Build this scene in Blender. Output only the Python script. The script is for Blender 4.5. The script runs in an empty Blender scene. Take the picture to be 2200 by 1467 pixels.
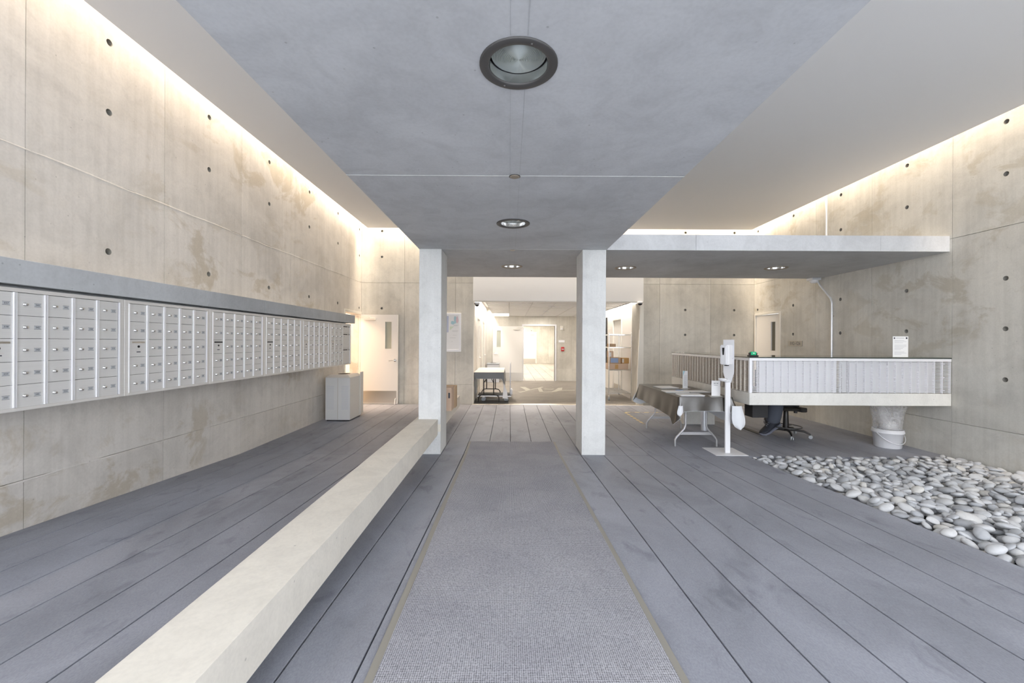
import bpy, bmesh, math, random
import numpy as np
from mathutils import Vector, Matrix
R = math.radians
PI = math.pi
random.seed(7)
S = bpy.context.scene
COL = S.collection

# ------------------------------------------------------------------ camera, sky, exposure
cam_d = bpy.data.cameras.new('camera'); cam = bpy.data.objects.new('camera', cam_d); COL.objects.link(cam)
cam_d.sensor_width = 36.0; cam_d.lens = 890/2200*36.0; cam_d.shift_x = 5/2200; cam_d.clip_start = .02
cam.location = (0, 0, 1.5); cam.rotation_euler = (R(90), -0.0052, 0)
S.camera = cam
S.view_settings.view_transform = 'Standard'; S.view_settings.look = 'None'
S.view_settings.gamma = 1; S.view_settings.exposure = 1.38
S.view_settings.use_curve_mapping = False
W = bpy.data.worlds.new('sky'); S.world = W; W.use_nodes = True
bg = W.node_tree.nodes['Background']
bg.inputs[0].default_value = (0.90, 0.935, 1.0, 1); bg.inputs[1].default_value = 2.3

def area(name, loc, rot, sx, sy, power, color):
    d = bpy.data.lights.new(name, 'AREA'); d.shape = 'RECTANGLE'; d.size = sx; d.size_y = sy
    d.energy = power; d.color = color
    o = bpy.data.objects.new(name, d); COL.objects.link(o); o.location = loc; o.rotation_euler = rot
    return o
WARM = (1.0, .84, .66); SOFT = (1.0, .93, .85)
# cove strips hidden in the slots between the dropped ceiling and the walls, washing the walls from above
area('cove_light', (-3.36, 3.9, 4.80), (0, R(-9), 0), .22, 11.0, 74, WARM)
area('cove_light', (5.65, 3.9, 4.80), (0, R(9), 0), .22, 11.0, 74, WARM)
area('cove_light', (1.15, 9.70, 4.80), (R(9), 0, 0), 8.8, .22, 100, WARM)
# entrance recess: slots along both side walls, one lit ceiling bay
area('recess_slot_light', (-.74, 12.9, 2.72), (0, 0, 0), .10, 5.4, 34, SOFT)
area('recess_slot_light', (3.05, 12.9, 2.72), (0, 0, 0), .10, 5.4, 34, SOFT)
for yy_ in (11.3, 13.2, 15.1): area('recess_fill_spot', (1.15, yy_, 2.452), (0, 0, 0), .12, .12, 5.5, SOFT)  # three spots added to brighten the recess, which has one known fitting
# corridor behind the far doorway and the small room behind the left doorway
area('corridor_light', (1.2, 19.0, 2.74), (0, 0, 0), 2.6, 5.0, 80, SOFT)
area('corridor_light', (1.2, 25.5, 2.74), (0, 0, 0), 2.6, 5.0, 105, SOFT)
area('side_room_light', (-4.6, 9.2, 2.5), (0, 0, 0), .6, 1.2, 38, (1, .72, .5))

# ------------------------------------------------------------------ materials
def nt(name):
    m = bpy.data.materials.new(name); m.use_nodes = True
    return m, m.node_tree, m.node_tree.nodes['Principled BSDF']
def mat(name, col, rough=.5, metal=0, spec=.5, emit=None, es=0, trans=0, alpha=1):
    m, t, b = nt(name)
    b.inputs['Base Color'].default_value = (*col, 1); b.inputs['Roughness'].default_value = rough
    b.inputs['Metallic'].default_value = metal; b.inputs['Specular IOR Level'].default_value = spec
    if emit: b.inputs['Emission Color'].default_value = (*emit, 1); b.inputs['Emission Strength'].default_value = es
    if trans: b.inputs['Transmission Weight'].default_value = trans
    if alpha < 1: b.inputs['Alpha'].default_value = alpha
    return m
def nodes_noise(t, scale, detail=4, vec=None, dist=0, rough=.55):
    n = t.nodes.new('ShaderNodeTexNoise'); n.inputs['Scale'].default_value = scale
    n.inputs['Detail'].default_value = detail; n.inputs['Distortion'].default_value = dist
    n.inputs['Roughness'].default_value = rough
    if vec is not None: t.links.new(vec, n.inputs['Vector'])
    return n.outputs['Fac']
def ramp(t, fac, stops):
    r = t.nodes.new('ShaderNodeValToRGB'); e = r.color_ramp.elements
    while len(e) < len(stops): e.new(.5)
    for k, (p, c) in enumerate(stops): e[k].position = p; e[k].color = (*c, 1) if len(c) == 3 else c
    t.links.new(fac, r.inputs[0]); return r.outputs[0]
def mixc(t, a, b, fac=None, f=.5, mode='MIX'):
    m = t.nodes.new('ShaderNodeMix'); m.data_type = 'RGBA'; m.blend_type = mode
    if fac is not None: t.links.new(fac, m.inputs[0])
    else: m.inputs[0].default_value = f
    for s, v in ((6, a), (7, b)):
        if isinstance(v, tuple): m.inputs[s].default_value = (*v, 1)
        else: t.links.new(v, m.inputs[s])
    return m.outputs[2]
def position(t, scale=(1, 1, 1)):
    g = t.nodes.new('ShaderNodeNewGeometry'); mp = t.nodes.new('ShaderNodeMapping')
    mp.inputs['Scale'].default_value = scale; t.links.new(g.outputs['Position'], mp.inputs['Vector'])
    return mp.outputs[0]
def bump(t, b, h, strength=.2, dist=.01):
    n = t.nodes.new('ShaderNodeBump'); n.inputs['Strength'].default_value = strength
    n.inputs['Distance'].default_value = dist; t.links.new(h, n.inputs['Height']); t.links.new(n.outputs[0], b.inputs['Normal'])
def concrete(name, col, dark=.78, light=1.12, stain=None, stain_amt=.5, streak=1.0, rough=.75, grain=1.0):
    m, t, b = nt(name)
    c = lambda k: tuple(min(1, v*k) for v in col)
    p = position(t)
    big = nodes_noise(t, .75, 5, p, .6)
    base = ramp(t, big, [(.3, c(dark)), (.52, c(1)), (.72, c(light))])
    mid = nodes_noise(t, 3.5, 6, p, 1.0, .65)
    base = mixc(t, base, ramp(t, mid, [(.32, (.72, .72, .72)), (.55, (1, 1, 1))]), f=.35, mode='MULTIPLY')
    ps = position(t, (9, 9, .5))
    st = nodes_noise(t, 1.6, 4, ps, .2)
    base = mixc(t, base, ramp(t, st, [(.35, (.86, .86, .85)), (.6, (1, 1, 1))]), f=.55*streak, mode='MULTIPLY')
    if stain:
        pf = position(t, (1, .7, 1.0))
        zone = ramp(t, nodes_noise(t, .55, 2, pf), [(.42, (.15, .15, .15)), (.60, (1, 1, 1))])
        sf = nodes_noise(t, 2.3, 8, pf, .5, .66)
        m1 = ramp(t, sf, [(.53, (0, 0, 0)), (.60, (stain_amt,)*3)])
        m1 = mixc(t, m1, zone, f=1, mode='MULTIPLY')
        base = mixc(t, base, stain, m1)
        pale = ramp(t, nodes_noise(t, 1.3, 7, position(t, (1, .5, 1.3)), .4, .62), [(.55, (0, 0, 0)), (.66, (stain_amt*.6,)*3)])
        base = mixc(t, base, tuple(min(1, v*1.16) for v in col), pale)
    fine = nodes_noise(t, 55, 3, p)
    base = mixc(t, base, ramp(t, fine, [(.3, (.86, .86, .86)), (.6, (1, 1, 1))]), f=.4*grain, mode='MULTIPLY')
    v = t.nodes.new('ShaderNodeTexVoronoi'); v.inputs['Scale'].default_value = 9.0; t.links.new(p, v.inputs['Vector'])
    pits = ramp(t, v.outputs['Distance'], [(.035, (.45, .45, .45)), (.06, (1, 1, 1))])
    base = mixc(t, base, pits, f=.5, mode='MULTIPLY')
    oi = t.nodes.new('ShaderNodeObjectInfo')
    base = mixc(t, base, ramp(t, oi.outputs['Random'], [(0, (.90, .895, .885)), (1, (1, 1, 1))]), f=1, mode='MULTIPLY')
    t.links.new(base, b.inputs['Base Color']); b.inputs['Roughness'].default_value = rough
    b.inputs['Specular IOR Level'].default_value = .3
    bump(t, b, mid, .12, .01)
    return m
M = {}
M['wall'] = concrete('wall_concrete', (.76, .725, .68), .84, 1.10, (.50, .43, .32), .58)
M['wall_right'] = concrete('right_wall_concrete', (.72, .70, .645), .84, 1.12, (.50, .45, .35), .55)
M['wall_back'] = concrete('back_wall_concrete', (.74, .71, .64), .76, 1.10)
M['slab'] = concrete('canopy_concrete', (.66, .675, .70), .86, 1.12, None, 0, .3, .7)
M['pillar'] = concrete('pillar_concrete', (.78, .79, .785), .92, 1.06, None, 0, .6, .6)
M['bench'] = concrete('bench_concrete', (.80, .76, .68), .93, 1.06, None, 0, .2, .6)
M['desk_conc'] = concrete('desk_concrete', (.78, .77, .73), .92, 1.08, None, 0, .5, .7)
M['beam'] = concrete('shelf_beam_concrete', (.56, .58, .60), .85, 1.12, None, 0, .5, .75)
M['dark_joint'] = mat('dark_joint', (.03, .03, .03), .9)
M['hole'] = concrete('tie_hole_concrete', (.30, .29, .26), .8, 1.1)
# floor planks: cast and brushed grey concrete, slightly different for every plank
def plank_material(name, col, k=1.0):
    m, t, b = nt(name)
    oi = t.nodes.new('ShaderNodeObjectInfo')
    p = position(t, (1, .6, 1)); c = lambda q: tuple(v*q for v in col)
    base = ramp(t, nodes_noise(t, 1.5, 6, p, .8, .62), [(.32, c(.80)), (.52, c(1)), (.72, c(1.14))])
    blotch = ramp(t, nodes_noise(t, 5.5, 5, position(t, (1, .45, 1)), .6, .6), [(.30, (.66, .66, .68)), (.42, (1, 1, 1))])
    base = mixc(t, base, blotch, f=.75, mode='MULTIPLY')
    fine = nodes_noise(t, 170, 2, position(t, (1, .45, 1)), 0, .7)
    base = mixc(t, base, ramp(t, fine, [(.35, (.70, .70, .72)), (.62, (1.0, 1.0, 1.0))]), f=.55, mode='MULTIPLY')
    rr = ramp(t, oi.outputs['Random'], [(0, (.90, .90, .90)), (1, (1, 1, 1))])
    base = mixc(t, base, rr, f=1, mode='MULTIPLY')
    t.links.new(base, b.inputs['Base Color']); b.inputs['Roughness'].default_value = .55
    b.inputs['Specular IOR Level'].default_value = .35
    bump(t, b, fine, .35, .002)
    return m
M['plank'] = plank_material('floor_plank_concrete', (.345, .36, .41))
M['plank_pale'] = plank_material('corridor_plank_concrete', (.46, .42, .36))
def carpet_material(name, a, c, pitch):
    m, t, b = nt(name)
    g = t.nodes.new('ShaderNodeNewGeometry'); sp = t.nodes.new('ShaderNodeSeparateXYZ'); t.links.new(g.outputs['Position'], sp.inputs[0])
    def mth(op, x, y=None):
        n = t.nodes.new('ShaderNodeMath'); n.operation = op
        for k, v in ((0, x), (1, y)):
            if v is None: continue
            if isinstance(v, (int, float)): n.inputs[k].default_value = v
            else: t.links.new(v, n.inputs[k])
        return n.outputs[0]
    k = 2*PI/pitch
    s = mth('MULTIPLY', mth('SINE', mth('MULTIPLY', mth('ADD', sp.outputs[0], sp.outputs[1]), k*.7)),
            mth('SINE', mth('MULTIPLY', mth('SUBTRACT', sp.outputs[0], sp.outputs[1]), k*.7)))
    n1 = nodes_noise(t, 110, 2, position(t), 0, .7)
    f = mth('ADD', mth('MULTIPLY', s, .35), mth('ADD', n1, -.02))
    col = ramp(t, f, [(.18, a), (.66, c)])
    patch = ramp(t, nodes_noise(t, 2.2, 4, position(t), .4), [(.35, (.86, .86, .88)), (.6, (1, 1, 1))])
    col = mixc(t, col, patch, f=.8, mode='MULTIPLY')
    t.links.new(col, b.inputs['Base Color']); b.inputs['Roughness'].default_value = .95; b.inputs['Specular IOR Level'].default_value = .1
    bump(t, b, f, .6, .003)
    return m
M['runner'] = carpet_material('runner_weave', (.17, .17, .187), (.52, .52, .56), .0125)
M['recess_carpet'] = carpet_material('recess_carpet_pile', (.22, .20, .175), (.42, .385, .34), .02)
M['binding'] = mat('carpet_binding', (.30, .285, .25), .6)
M['paint'] = mat('white_paint', (.90, .89, .87), .55)
M['light_panel'] = mat('lit_diffuser', (.9, .9, .9), .5, emit=(1, .95, .88), es=.9)
M['ceil'] = mat('ceiling_plaster', (.84, .84, .845), .8, spec=.2)
M['door'] = mat('door_paint', (.80, .775, .735), .4)
M['frame'] = mat('door_frame_paint', (.80, .77, .70), .45)
M['recess_wall'] = mat('recess_wall_paint', (.80, .755, .70), .7)
M['steel'] = mat('brushed_steel', (.62, .58, .52), .32, .95)
M['chrome'] = mat('polished_metal', (.80, .80, .80), .18, 1)
def brushed(name, col, metal=.55, rough=.38):
    m, t, b = nt(name)
    n = nodes_noise(t, 1.0, 3, position(t, (40, 3, 300)), 0)
    t.links.new(ramp(t, n, [(.3, tuple(v*.93 for v in col)), (.7, col)]), b.inputs['Base Color'])
    b.inputs['Metallic'].default_value = metal; b.inputs['Roughness'].default_value = rough
    return m
M['alu'] = brushed('mailbox_aluminium', (.74, .735, .72), .2, .45)
M['alu_bright'] = mat('bright_anodised_rib', (.92, .92, .95), .28, .35)
M['alu_frame'] = brushed('mailbox_frame', (.74, .72, .69), .2, .45)
M['label'] = mat('label_insert', (.50, .52, .54), .4)
M['ink'] = mat('dark_ink', (.05, .055, .07), .6)
M['black'] = mat('black_plastic', (.018, .018, .02), .45)
M['black_metal'] = mat('black_painted_metal', (.03, .027, .025), .35, .2)
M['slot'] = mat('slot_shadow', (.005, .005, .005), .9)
M['glass'] = mat('wired_door_glass', (.42, .43, .36), .15, 0, .6)
M['counter'] = mat('counter_glass', (.03, .04, .035), .06, 0, .8)
M['grey_panel'] = mat('pale_backing_panel', (.60, .61, .64), .6)
M['brown_panel'] = mat('shaded_backing_panel', (.13, .095, .07), .6)  # pale side panel, browned for the warm shade behind the grille
M['front_backing'] = mat('white_backing_panel', (.86, .86, .88), .6)
M['side_slat'] = mat('side_slat_metal', (.62, .55, .47), .4, .1)
M['dark_glass'] = mat('dark_door_glass', (.10, .09, .065), .15, 0, .6)
M['grille'] = mat('grille_bar_metal', (.82, .82, .84), .4, .2)
M['grille_side'] = mat('side_grille_metal', (.84, .79, .72), .4, .1)
M['white_metal'] = mat('white_powder_coat', (.84, .84, .86), .35)
M['white_plastic'] = mat('white_plastic', (.82, .82, .84), .3)
M['trim_ring'] = mat('dark_bronze_ring', (.10, .097, .095), .5, .4)
M['ring_tan'] = mat('bronze_ring', (.36, .31, .25), .5, .4)
M['paper'] = mat('white_paper', (.84, .84, .84), .7)
M['grey_ink'] = mat('grey_print', (.42, .42, .44), .7)
M['green'] = mat('green_plastic', (.02, .55, .25), .35)
M['red'] = mat('fire_alarm_red', (.55, .03, .03), .4)
M['card'] = mat('cardboard', (.50, .35, .22), .85)
M['card_pale'] = mat('pale_cardboard', (.62, .46, .34), .85)
M['tape_brown'] = mat('packing_tape', (.52, .30, .10), .35)
M['blue'] = mat('pale_blue_print', (.30, .40, .62), .5)
M['tag_pale'] = mat('parcel_label', (.70, .68, .66), .6)
M['yellow'] = mat('hazard_yellow', (.72, .60, .28), .5)
M['denim'] = mat('charcoal_trouser_cloth', (.085, .095, .12), .85)
M['shoe'] = mat('black_shoe_mesh', (.022, .025, .035), .6)
M['sole'] = mat('grey_rubber_sole', (.16, .17, .21), .7)
M['lace'] = mat('grey_lace', (.34, .37, .45), .7)
M['skin'] = mat('skin', (.45, .28, .20), .55)
M['hair'] = mat('dark_hair', (.02, .015, .012), .6)
M['jacket'] = mat('black_jacket_cloth', (.03, .03, .035), .9)
M['leg_steel'] = mat('grey_table_leg', (.45, .45, .46), .35, .5)
M['pipe'] = mat('galvanised_pipe', (.80, .82, .86), .3, .5)
M['rubber'] = mat('grey_rubber_wheel', (.42, .44, .46), .5)
def cloth_mat(name, col, rough, spec=.5):
    m, t, b = nt(name)
    b.inputs['Base Color'].default_value = (*col, 1); b.inputs['Roughness'].default_value = rough; b.inputs['Specular IOR Level'].default_value = spec
    bump(t, b, nodes_noise(t, 5, 2, position(t), .3), .10, .02)
    return m
M['vinyl'] = cloth_mat('dark_vinyl_cloth', (.034, .027, .020), .27, 1.0); M['vinyl'].node_tree.nodes['Principled BSDF'].inputs['Metallic'].default_value = .0
M['lining'] = cloth_mat('white_cloth_backing', (.74, .76, .79), .75, .2)
M['cream_cloth'] = cloth_mat('cream_cloth_top', (.72, .64, .55), .55, .3)
M['grey_cloth'] = cloth_mat('slate_cloth_drop', (.16, .17, .18), .45, .4)
# pebbles: a stone colour of its own for each pebble
def pebble_mat(name, rnd):
    m, t, b = nt(name)
    if rnd:
        oi = t.nodes.new('ShaderNodeObjectInfo'); f = oi.outputs['Random']
    else:
        a = t.nodes.new('ShaderNodeAttribute'); a.attribute_name = 'tone'; f = a.outputs['Fac']
    base = ramp(t, f, [(0, (.38, .39, .41)), (.3, (.54, .555, .58)), (.6, (.64, .64, .64)), (.85, (.58, .595, .62)), (1, (.68, .66, .62))])
    n = nodes_noise(t, 14, 5, position(t), 1.2, .6)
    base = mixc(t, base, ramp(t, n, [(.35, (.82, .82, .83)), (.6, (1, 1, 1))]), f=.7, mode='MULTIPLY')
    t.links.new(base, b.inputs['Base Color']); b.inputs['Roughness'].default_value = .62; b.inputs['Specular IOR Level'].default_value = .35
    return m
M['pebble'] = pebble_mat('river_stone', True); M['pebble_mass'] = pebble_mat('river_stone_mass', False)
def bag_mat():
    m, t, b = nt('clear_bag_film')
    b.inputs['Base Color'].default_value = (.86, .86, .88, 1); b.inputs['Roughness'].default_value = .22
    n = nodes_noise(t, 9, 4, position(t), 2.5)
    r = ramp(t, n, [(.35, (.22,)*3), (.65, (.42,)*3)]); t.links.new(r, b.inputs['Alpha'])
    bump(t, b, n, .3, .008)
    return m
M['bag'] = bag_mat()
def lens_mat():
    m, t, b = nt('prismatic_lens')
    b.inputs['Base Color'].default_value = (.50, .54, .51, 1); b.inputs['Roughness'].default_value = .2; b.inputs['Metallic'].default_value = .35
    return m
M['lens'] = lens_mat()

# ------------------------------------------------------------------ mesh helpers
class MB:
    def __init__(s): s.v = []; s.f = []; s.m = []; s.mi = 0; s.sm = []
    def add(s, vs, fs, smooth=False):
        o = len(s.v); s.v += [tuple(map(float, a)) for a in vs]
        for f in fs: s.f.append(tuple(i+o for i in f)); s.m.append(s.mi); s.sm.append(smooth)
        return s
    def mat(s, i): s.mi = i; return s
    def box(s, x0, x1, y0, y1, z0, z1):
        return s.hexa([(x0, y0, z0), (x1, y0, z0), (x1, y1, z0), (x0, y1, z0), (x0, y0, z1), (x1, y0, z1), (x1, y1, z1), (x0, y1, z1)])
    def hexa(s, v):
        return s.add(v, [(3, 2, 1, 0), (4, 5, 6, 7), (0, 1, 5, 4), (1, 2, 6, 5), (2, 3, 7, 6), (3, 0, 4, 7)])
    def quad(s, a, b, c, d): return s.add([a, b, c, d], [(0, 1, 2, 3)])
    def tube(s, pts, r, n=10, cap=True, rr=None):
        pts = [Vector(p) for p in pts]; vs = []; k = len(pts)
        up = Vector((0, 0, 1)); prev = None
        for i, p in enumerate(pts):
            d = (pts[min(i+1, k-1)]-pts[max(i-1, 0)]).normalized()
            if prev is None:
                a = d.cross(up if abs(d.z) < .95 else Vector((1, 0, 0))).normalized()
            else:
                a = (prev - d*prev.dot(d)).normalized()
            prev = a; b = d.cross(a); q = rr[i] if rr else r
            for j in range(n):
                t = 2*PI*j/n; vs.append(p + a*math.cos(t)*q + b*math.sin(t)*q)
        fs = [(i*n+j, i*n+(j+1) % n, (i+1)*n+(j+1) % n, (i+1)*n+j) for i in range(k-1) for j in range(n)]
        s.add(vs, fs, True)
        if cap:
            s.add([tuple(v) for v in vs[:n]], [tuple(range(n))[::-1]]); s.add([tuple(v) for v in vs[-n:]], [tuple(range(n))])
        return s
    def cyl(s, p0, p1, r, n=16, r1=None, cap=True): return s.tube([p0, p1], r, n, cap, [r, r if r1 is None else r1])
    def lathe(s, prof, c=(0, 0, 0), n=32, smooth=True):
        vs = [(c[0]+r*math.cos(2*PI*j/n), c[1]+r*math.sin(2*PI*j/n), c[2]+z) for r, z in prof for j in range(n)]
        fs = [(i*n+j, i*n+(j+1) % n, (i+1)*n+(j+1) % n, (i+1)*n+j) for i in range(len(prof)-1) for j in range(n)]
        return s.add(vs, fs, smooth)
    def disc(s, c, r, n=24, nz=1, e=(1, 1)):
        vs = [(c[0]+r*e[0]*math.cos(2*PI*j/n), c[1]+r*e[1]*math.sin(2*PI*j/n), c[2]) for j in range(n)]
        return s.add(vs, [tuple(range(n)) if nz > 0 else tuple(range(n))[::-1]])
    def prism(s, pts, z0, z1, axis='z'):
        n = len(pts)
        def P(a, b, h): return {'z': (a, b, h), 'x': (h, a, b), 'y': (a, h, b)}[axis]
        vs = [P(a, b, z0) for a, b in pts]+[P(a, b, z1) for a, b in pts]
        return s.add(vs, [tuple(range(n))[::-1], tuple(range(n, 2*n))]+[(i, (i+1) % n, (i+1) % n+n, i+n) for i in range(n)])
    def mesh(s, name, mats, bevel=0, merge=False, seg=1):
        me = bpy.data.meshes.new(name); me.from_pydata(s.v, [], s.f)
        mats = mats if isinstance(mats, (list, tuple)) else [mats]
        for m in mats: me.materials.append(M[m])
        me.polygons.foreach_set('material_index', s.m); me.polygons.foreach_set('use_smooth', s.sm)
        bm = bmesh.new(); bm.from_mesh(me)
        if merge or bevel: bmesh.ops.remove_doubles(bm, verts=bm.verts, dist=1e-5)
        bmesh.ops.recalc_face_normals(bm, faces=bm.faces)
        if bevel:
            es = [e for e in bm.edges if len(e.link_faces) == 2 and e.calc_face_angle(0) > .5]
            bmesh.ops.bevel(bm, geom=es, offset=bevel, segments=seg, affect='EDGES', clamp_overlap=True)
        bm.to_mesh(me); bm.free(); me.update()
        return me
    def build(s, name, mats, parent=None, bevel=0, loc=None, rot=None, merge=False, seg=1):
        return link(name, s.mesh(name, mats, bevel, merge, seg), parent, loc, rot)
def link(name, me, parent=None, loc=None, rot=None):
    o = bpy.data.objects.new(name, me); COL.objects.link(o)
    if parent is not None: o.parent = parent
    if loc is not None: o.location = loc
    if rot is not None: o.rotation_euler = rot
    return o
def tag(o, label, cat, group=None):
    o['label'] = label; o['category'] = cat
    if group: o['group'] = group
    return o
def thing(name, loc, label, cat, group=None, rz=0):
    o = bpy.data.objects.new(name, None); COL.objects.link(o); o.location = loc; o.rotation_euler = (0, 0, rz); o.empty_display_size = .1
    return tag(o, label, cat, group)
def struct(name, mb=None, mats=None, bevel=0):
    o = mb.build(name, mats, None, bevel) if mb else bpy.data.objects.new(name, None)
    if not mb: COL.objects.link(o)
    o['kind'] = 'structure'; return o
_txt = {}
def text_mesh(body, size, matname):
    key = (body, round(size, 4), matname)
    if key in _txt: return _txt[key]
    c = bpy.data.curves.new('lettering', 'FONT'); c.body = body; c.size = size; c.resolution_u = 1
    c.align_x = 'CENTER'; c.align_y = 'CENTER'; c.extrude = .0003
    o = bpy.data.objects.new('lettering', c); COL.objects.link(o)
    dg = bpy.context.evaluated_depsgraph_get(); me = bpy.data.meshes.new_from_object(o.evaluated_get(dg))
    bpy.data.objects.remove(o); me.materials.clear(); me.materials.append(M[matname]); _txt[key] = me
    return me
def add_text(mb, body, size, frame):
    """put flat lettering into mb: frame = (origin, right, up)"""
    me = text_mesh(body, size, 'ink'); o, r, u = map(Vector, frame); n = r.cross(u)
    mb.add([o+r*v.co.x+u*v.co.y+n*v.co.z for v in me.vertices], [tuple(p.vertices) for p in me.polygons])

# ------------------------------------------------------------------ structure
FL = lambda y: max(0.0, .046*(5.48-y))      # floor height: flat inside, ramped towards the entrance
XL, XR, YB = -3.55, 5.84, 9.90
CH = 4.114
def cut(rects, hole):
    u0, u1, v0, v1 = hole; out = []
    for a, b, c, d in rects:
        if a >= u1 or b <= u0 or c >= v1 or d <= v0: out.append((a, b, c, d)); continue
        if c < v0: out.append((a, b, c, v0)); c = v0
        if d > v1: out.append((a, b, v1, d)); d = v1
        if a < u0: out.append((a, u0, c, d))
        if b > u1: out.append((u1, b, c, d))
    return out
def face_panel(mb, rects, holes, P, r=.029, depth=.034):
    """flat faces with recessed round tie holes; P(u, v, d) maps to space, d = depth into the wall"""
    work = list(rects); rects = []
    while work:
        a, b, c, d = work.pop()
        us_ = sorted({round(h[0], 3) for h in holes if a+.04 < h[0] < b-.04 and c+.04 < h[1] < d-.04})
        if len(us_) > 1: q = (us_[0]+us_[1])/2; work += [(a, q, c, d), (q, b, c, d)]
        else: rects.append((a, b, c, d))
    for a, b, c, d in rects:
        hs = [h for h in holes if a+.04 < h[0] < b-.04 and c+.04 < h[1] < d-.04]
        vs = sorted(hs, key=lambda h: h[1]); lo = c
        for k, h in enumerate(vs):
            hi = d if k == len(vs)-1 else (h[1]+vs[k+1][1])/2
            q = r*1.5; x0, x1, y0, y1 = h[0]-q, h[0]+q, h[1]-q, h[1]+q
            for e in ((a, b, lo, y0), (a, b, y1, hi), (a, x0, y0, y1), (x1, b, y0, y1)):
                mb.mat(0).quad(P(e[0], e[2], 0), P(e[1], e[2], 0), P(e[1], e[3], 0), P(e[0], e[3], 0))
            n = 16; sq = []; ci = []; cj = []
            for j in range(n):
                t = 2*PI*j/n; cx, cy = math.cos(t), math.sin(t); m = max(abs(cx), abs(cy))
                sq.append(P(h[0]+q*cx/m, h[1]+q*cy/m, 0)); ci.append(P(h[0]+r*cx, h[1]+r*cy, 0)); cj.append(P(h[0]+r*.72*cx, h[1]+r*.72*cy, depth))
            mb.add(sq+ci, [(j, (j+1) % n, n+(j+1) % n, n+j) for j in range(n)])
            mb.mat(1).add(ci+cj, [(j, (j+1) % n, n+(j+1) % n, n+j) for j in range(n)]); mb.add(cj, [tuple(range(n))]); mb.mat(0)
            lo = hi
        if not vs: mb.quad(P(a, c, 0), P(b, c, 0), P(b, d, 0), P(a, d, 0))
def panelled_wall(name, us, vs, holes, openings, P, body, m, gap=.0022, jitter=.0012):
    w = struct(name, body, [m])
    rnd = random.Random(name)
    for i in range(len(us)-1):
        for k in range(len(vs)-1):
            rc = [(us[i]+gap, us[i+1]-gap, vs[k]+gap, vs[k+1]-gap)]
            for o in openings: rc = cut(rc, o)
            rc = [q for q in rc if q[1]-q[0] > .01 and q[3]-q[2] > .01]
            if not rc: continue
            off = rnd.uniform(0, jitter)
            mb = MB(); Q = lambda u, v, d, off=off: P(u, v, d-.012-off)
            face_panel(mb, rc, holes, Q)
            for a, b, c, d in rc:      # thin edges into the joint
                for p, q in (((a, c), (b, c)), ((b, c), (b, d)), ((b, d), (a, d)), ((a, d), (a, c))):
                    mb.quad(Q(*p, 0), Q(*q, 0), P(*q, 0), P(*p, 0))
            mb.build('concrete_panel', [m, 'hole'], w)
    return w
ROWS = (1.08, 1.68, 2.275, 3.505, 4.12)
jy = [3.03+1.22*k for k in range(-4, 7)]                    # joints along the side walls
uL = [v for v in jy if -1.9 < v < YB-.15]+[YB]
uL[0] = -1.86
hY = [3.03+1.22*k+.61 for k in range(-3, 6)]
hy_holes = [(h+.02, z) for h in hY for z in ROWS]
# left wall (u = y) with the open doorway at its far end
body = MB()
def cut_all(r, ops):
    for o in ops: r = cut(r, o)
    return r
LD = (8.93, 9.84, -.1, 2.13)
for a, b, c, d in cut_all([(-1.86, YB+.2, -.3, 4.9)], [LD]): body.box(XL-.25, XL-.046, a, b, c, d)
PLf = lambda u, v, d: (XL-d-.012, u, v)
wl = panelled_wall('wall_left', uL, [-.02, .47, 2.89, 4.88], hy_holes, [LD], PLf, body, 'wall')
def ridge(parent, x, y0, y1, z, sx, m, seed):
    # uneven lip of cement left at the pour joint
    rnd = random.Random(seed); n = int((y1-y0)/.06); vs = []; h = .008; o = 0
    for i in range(n+1):
        y = y0+(y1-y0)*i/n; h = max(.002, min(.009, h+rnd.uniform(-.003, .003))); o = max(-.008, min(.008, o+rnd.uniform(-.003, .003)))
        d = rnd.uniform(.0015, .004)
        vs += [(x, y, z+o-h), (x+sx*d, y, z+o-h*.5), (x+sx*d*.6, y, z+o+h*.6), (x, y, z+o+h)]
    MB().add(vs, [(4*i+j, 4*i+j+1, 4*i+j+5, 4*i+j+4) for i in range(n) for j in range(3)]).build('pour_joint_lip', [m], parent)
ridge(wl, XL, -1.8, YB, 2.885, 1, 'wall', 4)
ridge(wl, XL, -1.8, 8.8, .468, 1, 'wall', 9)
RD = (8.93, 9.86, -.1, 2.15)
body = MB()
for a, b, c, d in cut_all([(-1.86, YB+.2, -.3, 4.9)], [RD]): body.box(XR+.046, XR+.25, a, b, c, d)
PRf = lambda u, v, d: (XR+d+.012, u, v)
wr = panelled_wall('wall_right', uL, [-.02, .47, 2.89, 4.88], hy_holes, [RD], PRf, body, 'wall_right')
BO = (-.88, 3.19, -.1, 2.467); BL = (-.88, 3.19, 2.467, 3.35)
body = MB()
for a, b, c, d in cut_all([(XL-.2, XR+.2, -.3, 4.9)], [BO]): body.box(a, b, YB+.046, YB+.30, c, d)
PBf = lambda u, v, d: (u, YB+d+.012, v)
uB = [XL]+[3.58+1.22*k for k in range(-5, 2)]+[XR]
hB = [(x, z) for x in (-3.06, -1.86, 4.19, 5.36, -.62, .6, 1.8) for z in ROWS]
wb = panelled_wall('wall_back', uB, [-.02, .47, 2.89, 4.88], hB, [BO, BL], PBf, body, 'wall_back')
struct('trim_1', MB().box(-.88, 3.19, YB-.012, YB+.05, 2.467, 3.35), ['paint'], .003)          # white lintel over the recess
struct('trim_2', MB().box(-.88, 3.19, YB-.006, YB+.06, 2.445, 2.467), ['frame'])
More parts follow.
